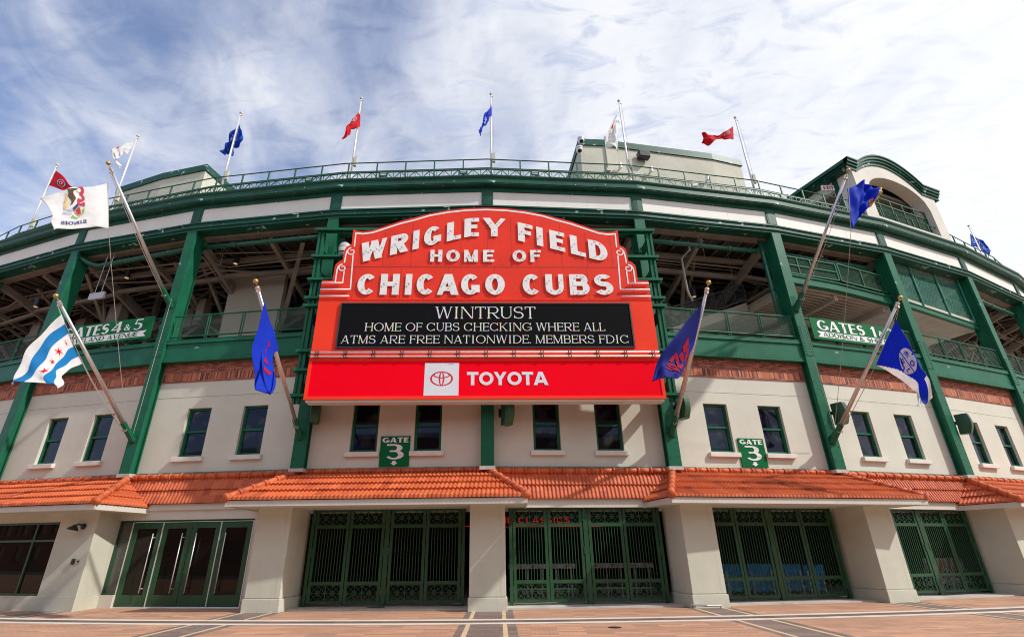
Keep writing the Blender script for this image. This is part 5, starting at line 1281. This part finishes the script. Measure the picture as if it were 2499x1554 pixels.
F = Flag('red0', .05, 1.3, .2); o = F.mesh('flag', f_red, None, 24, 16); circle_logo(F, o, .38, .48, .19, 1.6); tag(o, 'red flag with a round dark emblem on the leftmost roof pole', 'flag')
F = Flag('white1', .12, 1.4, 1.); o = F.mesh('flag', f_white, None, 30, 14); F.patch('flag_emblem', [[(.30, .12), (.38, .10), (.37, .2), (.31, .22)]], f_letr, o); tag(o, 'tattered white flag curling on a roof pole at the left', 'flag')
F = Flag('blue2', .16, 1.1, 2.2, 1.2); o = F.mesh('flag', f_blue, None, 26, 22); F.patch('flag_lettering', flag_text('NEVIR', .38, .78, .12, .34, .2, .14), f_bluel, o, .02, 2); tag(o, 'medium blue flag with pale lettering, wrapped round a left roof pole', 'flag')
F = Flag('red3', .12, 1.1, .7); o = F.mesh('flag', f_red, None, 26, 18); circle_logo(F, o, .30, .30, .13, 1.4); tag(o, 'limp red flag with a round white emblem on a roof pole left of centre', 'flag')
F = Flag('blue4', .12, 1.8, .1); o = F.mesh('flag', f_royal, None, 26, 14); F.patch('flag_lettering', flag_text('BOE', .40, .75, .3, .62, .2, .14), f_bluel, o, .02, 2); tag(o, 'narrow twisted blue flag on the roof pole above the marquee', 'flag')
F = Flag('white5', .14, 1.2, .3, 1.); o = F.mesh('flag', f_white, None, 26, 18); F.patch('flag_emblem', [disc(.36, .38, .07, .11)], f_letr, o); tag(o, 'long limp white flag with a small red mark, over the penthouse edge', 'flag')
F = Flag('red6', .12, 1.7, .9); o = F.mesh('flag', f_red, None, 26, 16); circle_logo(F, o, .26, .42, .12, 1.6); tag(o, 'red flag blowing out to the left from the pole beside the penthouse', 'flag')
F = Flag('blue8', .08, 1.4, .4); o = F.mesh('flag', f_blue, None, 24, 14); F.patch('flag_lettering', flag_text('LACROSITY', .1, .85, .35, .68, .16, .1), f_bluel, o, .02, 2); tag(o, 'blue flag with pale lettering on the far right roof pole', 'flag')

# ------------------------------------------------------------------ wall fittings
def horn(i, x, z, d, lab, turn=0.):
    g = empty('loudspeaker', WC(i, x, d, z), CF(i)[1] + turn)
    mb = MB(); prof = [(-.19, -.16), (-.15, -.30), (.15, -.30), (.19, -.16), (.16, .10), (-.16, .10)]
    n = 7
    for k in range(n - 1):
        def sec(k):
            t = k / (n - 1); zz = -.43 + .88 * t; b = .10 * sin(pi * t) + .10 * t
            return [(px * (1 - .1 * abs(t - .5)), py - b * (1 if py < -.1 else .2), zz) for px, py in prof]
        A_, B_ = sec(k), sec(k + 1); o_ = len(mb.v); mb.v += A_ + B_
        for j in range(6): q = (j + 1) % 6; mb.f.append([o_ + j, o_ + q, o_ + 6 + q, o_ + 6 + j]); mb.m.append(0)
        if k == 0: mb.f.append([o_ + j for j in range(6)][::-1]); mb.m.append(0)
        if k == n - 2: mb.f.append([o_ + 6 + j for j in range(6)]); mb.m.append(0)
    mb.build('cabinet', m_green2, g, bevel=.02)
    mb = MB(); mb.bar((0, .1, .1), (0, .32, .1), .08, .14); mb.box(-.1, .1, .3, .34, -.05, .28); mb.build('bracket', m_black, g)
    tag(g, lab, 'loudspeaker', 'green loudspeakers on the columns')
horn(3, .68, 6.42, .12, 'green loudspeaker angled beside the middle column under the marquee', .5); horn(4, .50, 6.75, -.0, 'green loudspeaker behind the flagpole at the right end of the marquee', .35)
horn(5, .52, 6.78, -.0, 'green loudspeaker behind the lower right flagpole', .3); horn(6, .58, 6.76, -.0, 'green loudspeaker on the rightmost column, right of the flags', .3); horn(2, .46, 6.62, -.02, 'green loudspeaker tucked under the left end of the marquee', .3)
# wall lamp, card reader and keypad on the shop wall
g = empty('wall_lamp', WB(0, 7.12, 1.05, 2.62), BF(0)[1])
mb = MB(); mb.tube([(.06, .0, .0), (.06, -.05, .0)], .10, 14); mb.tube([(.06, -.05, .02), (.03, -.18, .07), (-.03, -.26, .02)], .03, 8); mb.build('arm', m_black, g, smooth=False)
mb = MB(); mb.tube([(-.03, -.26, .04), (-.03, -.27, -.02), (-.04, -.28, -.06), (-.05, -.29, -.13)], .05, 14, .19, cap=False); mb.build('shade', m_black, g)
tag(g, 'small black gooseneck lamp on the plaster wall left of the glass doors', 'lamp')
mb = MB(); mb.box(-.06, .06, -.05, 0, -.09, .09); mb.box(-.045, .045, -.06, -.05, .0, .07); tag(mb.build('card_reader', m_black, None, WB(0, 7.19, 1.05, 1.50), BF(0)[1], bevel=.008), 'black card reader box on the wall under the small lamp', 'card reader')
mb = MB(); mb.box(-.07, .07, -.02, 0, -.08, .08); mb.cur = 1; mb.box(-.035, .035, -.03, -.02, -.035, .035); tag(mb.build('door_button', [m_alu, m_black], None, WB(0, 7.40, 1.05, 1.50), BF(0)[1], bevel=.004), 'brushed metal push plate right of the black card reader', 'push plate')
# roof fittings on the penthouse
def at_pent(i, s, z, d=-2.98): return WB(i, s, d, z), BF(i)[1]
def dome_cam(i, s, z, lab, d=-2.98):
    p, a = at_pent(i, s, z, d); g = empty('security_camera', p, a)
    mb = MB(); mb.ball((0, -.28, -.02), .19, 14, 8); mb.tube([(0, -.28, .02), (0, -.28, .14)], .2, 14); mb.build('dome', m_poleW, g, smooth=True)
    mb = MB(); mb.ball((0, -.31, -.09), .14, 12, 7); mb.build('lens', m_glass, g, smooth=True)
    mb = MB(); mb.bar((0, 0, .12), (0, -.28, .17), .1, .08); mb.box(-.1, .1, -.06, 0, -.02, .24); mb.build('arm', m_poleW, g)
    tag(g, lab, 'camera', 'dome cameras on the roof blocks')
dome_cam(3, 5.5, 23.0, 'white dome camera at the upper corner of the penthouse'); dome_cam(3, 5.35, 22.3, 'white camera below the dome camera on the penthouse corner')
dome_cam(1, .1, 20.75, 'white dome camera on the low green roof block at the left', -4.5)
p, a = at_pent(4, 2.35, 22.3); g = empty('box_speaker', p, a); mb = MB(); mb.box(-.34, .34, -.45, -.06, -.2, .2); mb.build('cabinet', m_black, g, bevel=.03); mb = MB(); mb.box(-.3, .3, -.46, -.451, -.16, .16); mb.build('grille', mat('speaker_grille', (.06, .06, .07), .7), g); mb = MB(); mb.bar((0, -.1, 0), (0, 0, 0), .1, .1); mb.build('bracket', m_black, g)
tag(g, 'dark box loudspeaker on the beige penthouse wall', 'loudspeaker')
for i, s, z, lab in ((4, .85, 21.35, 'white spotlight on the penthouse wall, left of the others'), (4, 2.7, 21.35, 'white spotlight on the penthouse wall below the box speaker'), (4, 6.15, 21.2, 'white spotlight near the right end of the penthouse wall')):
    p, a = at_pent(i, s, z); g = empty('spotlight', p, a); mb = MB(); mb.tube([(0, -.2, -.12), (0, -.24, .16)], .12, 12, .09); mb.build('head', m_poleW, g, smooth=False); mb = MB(); mb.bar((0, -.2, -.02), (0, 0, -.1), .06, .06); mb.build('arm', m_pier, g); tag(g, lab, 'spotlight', 'white spotlights on the penthouse')
mb = MB(); mb.tube([(0, -.04, 0), (0, -.04, 2.0), (0, -.1, 2.3)], .045, 6); mb.box(-.12, .12, -.12, 0, -.16, .02); p, a = at_pent(4, .2, 21.2); o = mb.build('conduit', m_pier, stadium); fix(o, p); o.rotation_euler.z = a
# exit sign on the tower's left flank
g = empty('exit_sign', WB(6, -.38, -1.5, 20.95), BF(6)[1] - .35); mb = MB(); mb.box(-.36, .36, -.05, .05, -.18, .18); mb.build('panel', m_signw, g); 
lettering(g, 'EXIT', -.3, .3, -.12, .24, .055, .045, -.056, f_letr, 0, .14)
mb = MB(); mb.box(-.38, .38, -.03, .03, .18, .21); mb.bar((0, 0, .2), (0, 0, .7), .03, .03); mb.build('hanger', m_black, g); tag(g, 'white exit sign with red letters hanging beside the arched tower', 'exit sign')
# lamps and hanging sign inside the open storey
for p, lab in (((-13.227, 22.5, 15.1), 'black cylinder lamp under the ceiling, second bay left of the marquee'), ((-19.351, 23.5, 14.9), 'black cylinder lamp under the ceiling behind the upper left flagpole'), ((-25.026, 25.0, 14.0), 'black cylinder lamp under the ceiling at the far left'), ((10.349, 24., 13.75), 'black cylinder lamp under the ceiling right of the marquee')):
    g = empty('pendant_lamp', p); mb = MB(); mb.tube([(0, 0, 0), (0, 0, .5)], .13, 12, cap=True); mb.build('housing', m_black, g)
    mb = MB(); mb.tube([(0, 0, -.012), (0, 0, -.004)], .10, 12); mb.build('lens', mat('warm_lens', (.8, .6, .35), .4, emit=(1, .62, .28), estr=.3), g)
    mb = MB(); mb.tube([(0, 0, .5), (0, 0, 1.6)], .02, 5); mb.build('stem', m_black, g); tag(g, lab, 'lamp', 'pendant lamps in the open concourse')
g = empty('hanging_sign', (-19.53, 22.3, 13.22), radians(-14)); mb = MB(); mb.box(-.46, .46, -.05, .05, -.17, .17); mb.build('board', mat('grey_board', (.50, .50, .54), .5), g)
mb = MB(); mb.tube([(.2, 0, .17), (.2, 0, 2.4)], .015, 5); mb.tube([(-.2, 0, .17), (-.2, 0, 2.4)], .015, 5); mb.build('hanger', m_alu, g); tag(g, 'blank grey hanging board inside the open concourse at the left', 'sign')
g = empty('radome', (-6.82, 19.75, 13.98)); mb = MB(); mb.ball((0, 0, .2), .29, 14, 8, 1.1); mb.tube([(0, 0, -.35), (0, 0, .2)], .28, 14); mb.build('dome', mat('dome_grey', (.50, .50, .50), .5, var=.1), g, smooth=True); mb = MB(); mb.tube([(0, 0, -.1), (0, 0, -.06)], .3, 14); mb.bar((0, 0, -.2), (-.5, .1, -.25), .1, .1); mb.build('clamp_band', m_black, g); tag(g, 'white rounded dome box mounted behind the left shoulder of the marquee', 'dome antenna')

# ------------------------------------------------------------------ what stands behind the gates
def world_bay(i, s, d, z): return WB(i, s, d, z), BF(i)[1]
m_bar = mat('barrier_white', (.62, .62, .64), .45, var=.08); m_or = mat('sticker_red', (.70, .05, .02), .5); m_or2 = mat('sticker_orange', (.80, .32, .03), .5); m_blt = mat('blue_cover', (.02, .34, .92), .5, var=.2, vscale=3, bump=.4, bscale=6)
m_barp = mat('sticker_pale', (.40, .46, .60), .5)
for (s0, s1, d, lab) in ((1.0, 3.65, -3.0, 'white queue barrier with red and orange dots behind the gates, left one'), (4.2, 6.8, -3.0, 'white queue barrier with red and orange dots behind the gates, right one')):
    (p, a) = world_bay(3, s0, d, .05); g = empty('queue_barrier', p, a); w = s1 - s0
    mb = MB(); mb.box(0, w, 0, .35, 1.02, 1.20); mb.build('top_box', m_bar, g, bevel=.02)
    mb = MB()
    for k in range(5): x = .15 + (w - .3) * k / 4; mb.tube([(x, .15, 0), (x, .15, 1.02)], .03, 6)
    mb.box(0, w, .1, .14, .28, .34); mb.build('stand', m_bar, g)
    for k in range(4):
        mb = MB(); x = .3 + (w - .6) * k / 3; mb.cur = 0; mb.add([(x - .05 + .05 * cos(2 * pi * j / 12), -.005, 1.11 + .06 * sin(2 * pi * j / 12)) for j in range(12)], [tuple(range(12))])
        mb.cur = 1; mb.add([(x + .02 + .05 * cos(2 * pi * j / 12), -.003, 1.11 + .06 * sin(2 * pi * j / 12)) for j in range(12)], [tuple(range(12))])
        mb.cur = 2; mb.quad((x + .12, -.004, 1.04), (x + .24, -.004, 1.04), (x + .24, -.004, 1.18), (x + .12, -.004, 1.18))
        mb.build('sticker', [m_or, m_or2, m_barp], g); tag(g, lab, 'barrier', 'queue barriers behind the gates')
for k, (s0, s1, hh) in enumerate(((1.6, 2.6, 1.15), (2.75, 3.7, 1.1), (3.85, 5.0, 1.1), (5.4, 6.3, 1.07), (6.4, 7.3, 1.05))):
    (p, a) = world_bay(4, s0, -2.6, .05); g = empty('covered_stack', p, a); w = s1 - s0
    mb = MB(); nx, nz = 8, 6
    pts = {}
    rng = random.Random(k)
    for iz in range(nz + 1):
        for ix in range(nx + 1): mb.v.append((w * ix / nx, -.04 + .10 * rng.random() - .05 * iz / nz, .12 + (hh - .12) * iz / nz + (.03 * rng.random() if iz == nz else 0)))
    for iz in range(nz):
        for ix in range(nx): b0 = iz * (nx + 1) + ix; mb.f.append([b0, b0 + 1, b0 + nx + 2, b0 + nx + 1]); mb.m.append(0)
    o_ = len(mb.v); top_ = [nz * (nx + 1) + ix for ix in range(nx + 1)]
    for ix in range(nx + 1): mb.v.append((w * ix / nx, .9, hh * .97))
    for ix in range(nx): mb.f.append([top_[ix], top_[ix + 1], o_ + ix + 1, o_ + ix]); mb.m.append(0)
    mb.box(.02, w - .02, .1, .88, .12, hh - .08)
    mb.build('cover', m_blt, g)
    for x in (.1, w - .15): mb = MB(); mb.box(x, x + .06, -.09, -.05, .0, hh * .8); mb.build('leg', m_bar, g)
    tag(g, ['blue covered stack behind the gates, leftmost of the row', 'blue covered stack behind the gates, second from the left', 'blue covered stack behind the gates, middle of the row', 'blue covered stack behind the gates, fourth from the left', 'blue covered stack behind the gates, rightmost of the row'][k], 'stack', 'blue covered stacks behind the gates')
for k, (s0, s1) in enumerate(((5.0, 6.0), (6.1, 7.1))):
    (p, a) = world_bay(5, s0 - .3, -1.4, .05); g = empty('barricade', p, a); w = s1 - s0
    mb = MB(); mb.box(0, w, 0, .03, .75, 1.25); mb.box(0, w, 0, .03, .3, .5)
    for j in range(7): mb.box(w * j / 6 - .02, w * j / 6 + .02, -.02, -.001, 0, 1.22)
    mb.build('board', m_bar, g)
    for j in range(3): mb = MB(); mb.add([(.1 + .3 * j, -.024, .76), (.22 + .3 * j, -.024, .76), (.34 + .3 * j, -.024, 1.24), (.22 + .3 * j, -.024, 1.24)], [(0, 1, 2, 3)]); mb.build('stripe', m_or, g)
    for x in (.05, w - .05):
        for ya, yb in ((-.25, 0), (.28, .03)): mb = MB(); mb.bar((x, ya, 0), (x, yb, 1.2), .04, .04); mb.build('leg', m_bar, g)
    tag(g, ['white barricade with red slanting stripes behind the rightmost gates, nearer the middle post', 'white barricade with red slanting stripes at the right end behind the gates'][k], 'barricade', 'striped barricades behind the gates')
(p, a) = world_bay(3, .2, -5.0, 2.70); g = empty('neon_sign', p, a)
m_redlit = mat('red_lit', (.3, .01, .01), .5, var=0, emit=(1, .02, .02), estr=.22)
mb = MB(); mb.box(-.2, 5.4, .02, .06, -.1, .5); mb.build('backboard', m_dark, g); lettering(g, 'THE CLASSICS', .3, 3.75, .14, .25, .05, .04, .0, m_redlit, 0, .22); mb = MB(); mb.box(-.1, 5.2, -.01, .01, -.02, .0); mb.build('light_strip', m_redlit, g)
tag(g, 'red lit lettering sign in the dark behind the gates right of the middle pier', 'sign')
(p, a) = world_bay(2, .2, -5.0, 2.72); g = empty('light_strip', p, a); mb = MB(); mb.box(.0, 6.6, .0, .02, .0, .022); mb.build('tube', m_redlit, g); mb = MB(); mb.box(.0, 6.6, .021, .05, -.03, .05); mb.build('backing', m_dark, g); tag(g, 'thin red light strip glowing in the dark behind the gates left of the middle pier', 'light strip')

# ------------------------------------------------------------------ ground
def arc_pt(th, d): return ARC_C + Vector((sin(th), -cos(th))) * (67.26 + d)
mb = MB(); mb.quad((-160, 1.5, 0), (160, 1.5, 0), (160, 90, 0), (-160, 90, 0)); o = mb.build('plaza_pavement', m_paver); tag(o, 'orange brick plaza paving in front of the stadium', 'pavement', kind='structure')
mb = MB(); mb.quad((-400, -400, -.14), (400, -400, -.14), (400, 400, -.14), (-400, 400, -.14)); o = mb.build('ground', m_asph); tag(o, 'grey street ground around the plaza', 'ground', kind='structure')
mb = MB(); mb.box(-160, 160, 1.2, 1.5, -.14, .002); o = mb.build('kerb', m_band); tag(o, 'pale stone kerb along the plaza', 'kerb', kind='structure')
mb = MB(); n = 120
def dd(th, d): return d + .018 * math.degrees(th - 0.0)
for k in range(n):
    t0, t1 = radians(-32 + 64 * k / n), radians(-32 + 64 * (k + 1) / n)
    for (d0, d1), mi, z in (((3.05, 3.36), 0, .004), ((3.36, 3.84), 1, .003), ((3.84, 4.17), 0, .004)):
        mb.cur = mi; A_, B_, C_, D_ = arc_pt(t0, dd(t0, d0)), arc_pt(t1, dd(t1, d0)), arc_pt(t1, dd(t1, d1)), arc_pt(t0, dd(t0, d1))
        mb.quad((D_.x, D_.y, z), (C_.x, C_.y, z), (B_.x, B_.y, z), (A_.x, A_.y, z))
o = mb.build('drain_channel', [m_band, paver_mat('drain_brown', (.15, .085, .06), (.19, .11, .075), (.05, .04, .035))]); tag(o, 'two pale stone lines with a brown drain strip between, curving along the plaza', 'drain', kind='structure')
mb = MB()
for x, sl_ in ((-15.0, .0), (-7.58, .0), (-.30, .0), (6.72, .01), (13.75, -.06), (20.6, -.1)):
    ye = 19.5 if abs(x) < 8 else (20.4 if abs(x) < 14 else 23)
    for k in range(2):
        y0, y1 = (1.6, 15.2) if k == 0 else (16.35, ye)
        y0, y1 = (1.6, 30)
    mb.cur = 0; mb.quad((x - .72, 1.6, .0015), (x + .72, 1.6, .0015), (x + .72, 24, .0015), (x - .72, 24, .0015)); mb.cur = 1
    for c in (-.5, .43): mb.quad((x + c - .045, 1.6, .0025), (x + c + .065, 1.6, .0025), (x + c + .065, 24, .0025), (x + c - .045, 24, .0025))
o = mb.build('paving_band', [m_paverD, m_tan]); tag(o, 'dark paver bands with tan edge lines running out from each pier', 'paving', kind='structure')
mb = MB(); ng = 16; mb.add([(.155 * cos(2 * pi * k / ng), .155 * sin(2 * pi * k / ng), .008) for k in range(ng)] + [(.165 * cos(2 * pi * k / ng), .165 * sin(2 * pi * k / ng), .0) for k in range(ng)], [tuple(range(ng))] + [(k, ng + k, ng + (k + 1) % ng, (k + 1) % ng) for k in range(ng)])
tag(mb.build('manhole_cover', m_black, None, (2.77, 14.3, .0)), 'small dark round cover in the brick paving', 'manhole cover')
mb = MB(); mb.box(-.28, .28, -.04, .04, 0, .02); tag(mb.build('floor_plate', m_black, None, WB(2, 3.42, .2, .047), BF(2)[1]), 'dark metal plate on the threshold under the middle gate post', 'plate')
mb = MB(); mb.tube([(0, 0, .09), (.35, -.35, .09), (.8, -.36, .09)], .03, 8); mb.tube([(.8, -.36, 0), (.8, -.36, .09)], .03, 8); mb.tube([(0, 0, 0), (0, 0, .09)], .03, 8)
tag(mb.build('standpipe', m_alu, None, WC(4, -.66, 1.0, .0), CF(4)[1]), 'short grey pipe at the foot of the pier right of the marquee gates', 'pipe')
# the block across the street, which the doors and windows mirror
bb = empty('brick_building', (0, -15, 0)); mb = MB(); hs = []
for k in range(46):
    x = -99 + 6 * k; hs += [(x, x + 2.2, .9, 3.2), (x, x + 2.2, 5, 7.2), (x + 3, x + 4.4, 5, 7.2), (x, x + 2.2, 9, 11.2), (x + 3, x + 4.4, 9, 11.2)]
holes_wall(mb, -102, 178, -.2, 13.0, [(a, b, c, d) for a, b, c, d in hs], 0, .25); mb2 = mb
for i_ in range(len(mb.v)): v = mb.v[i_]; mb.v[i_] = (-v[0], -v[1], v[2])
mb.box(-178, 102, -8, -.26, -.2, 12.9)
mb.build('wall', brick_mat('street_brick'), bb); mb = MB()
for a, b, c, d in hs: mb.quad((-a, -.2, c), (-b, -.2, c), (-b, -.2, d), (-a, -.2, d))
mb.build('window', m_glass, bb); mb = MB(); mb.box(-178, 102, -.3, .2, 12.9, 13.4); mb.build('roof_edge', m_band, bb)
tag(bb, 'low brick building across the street, mirrored in the glass doors', 'building')
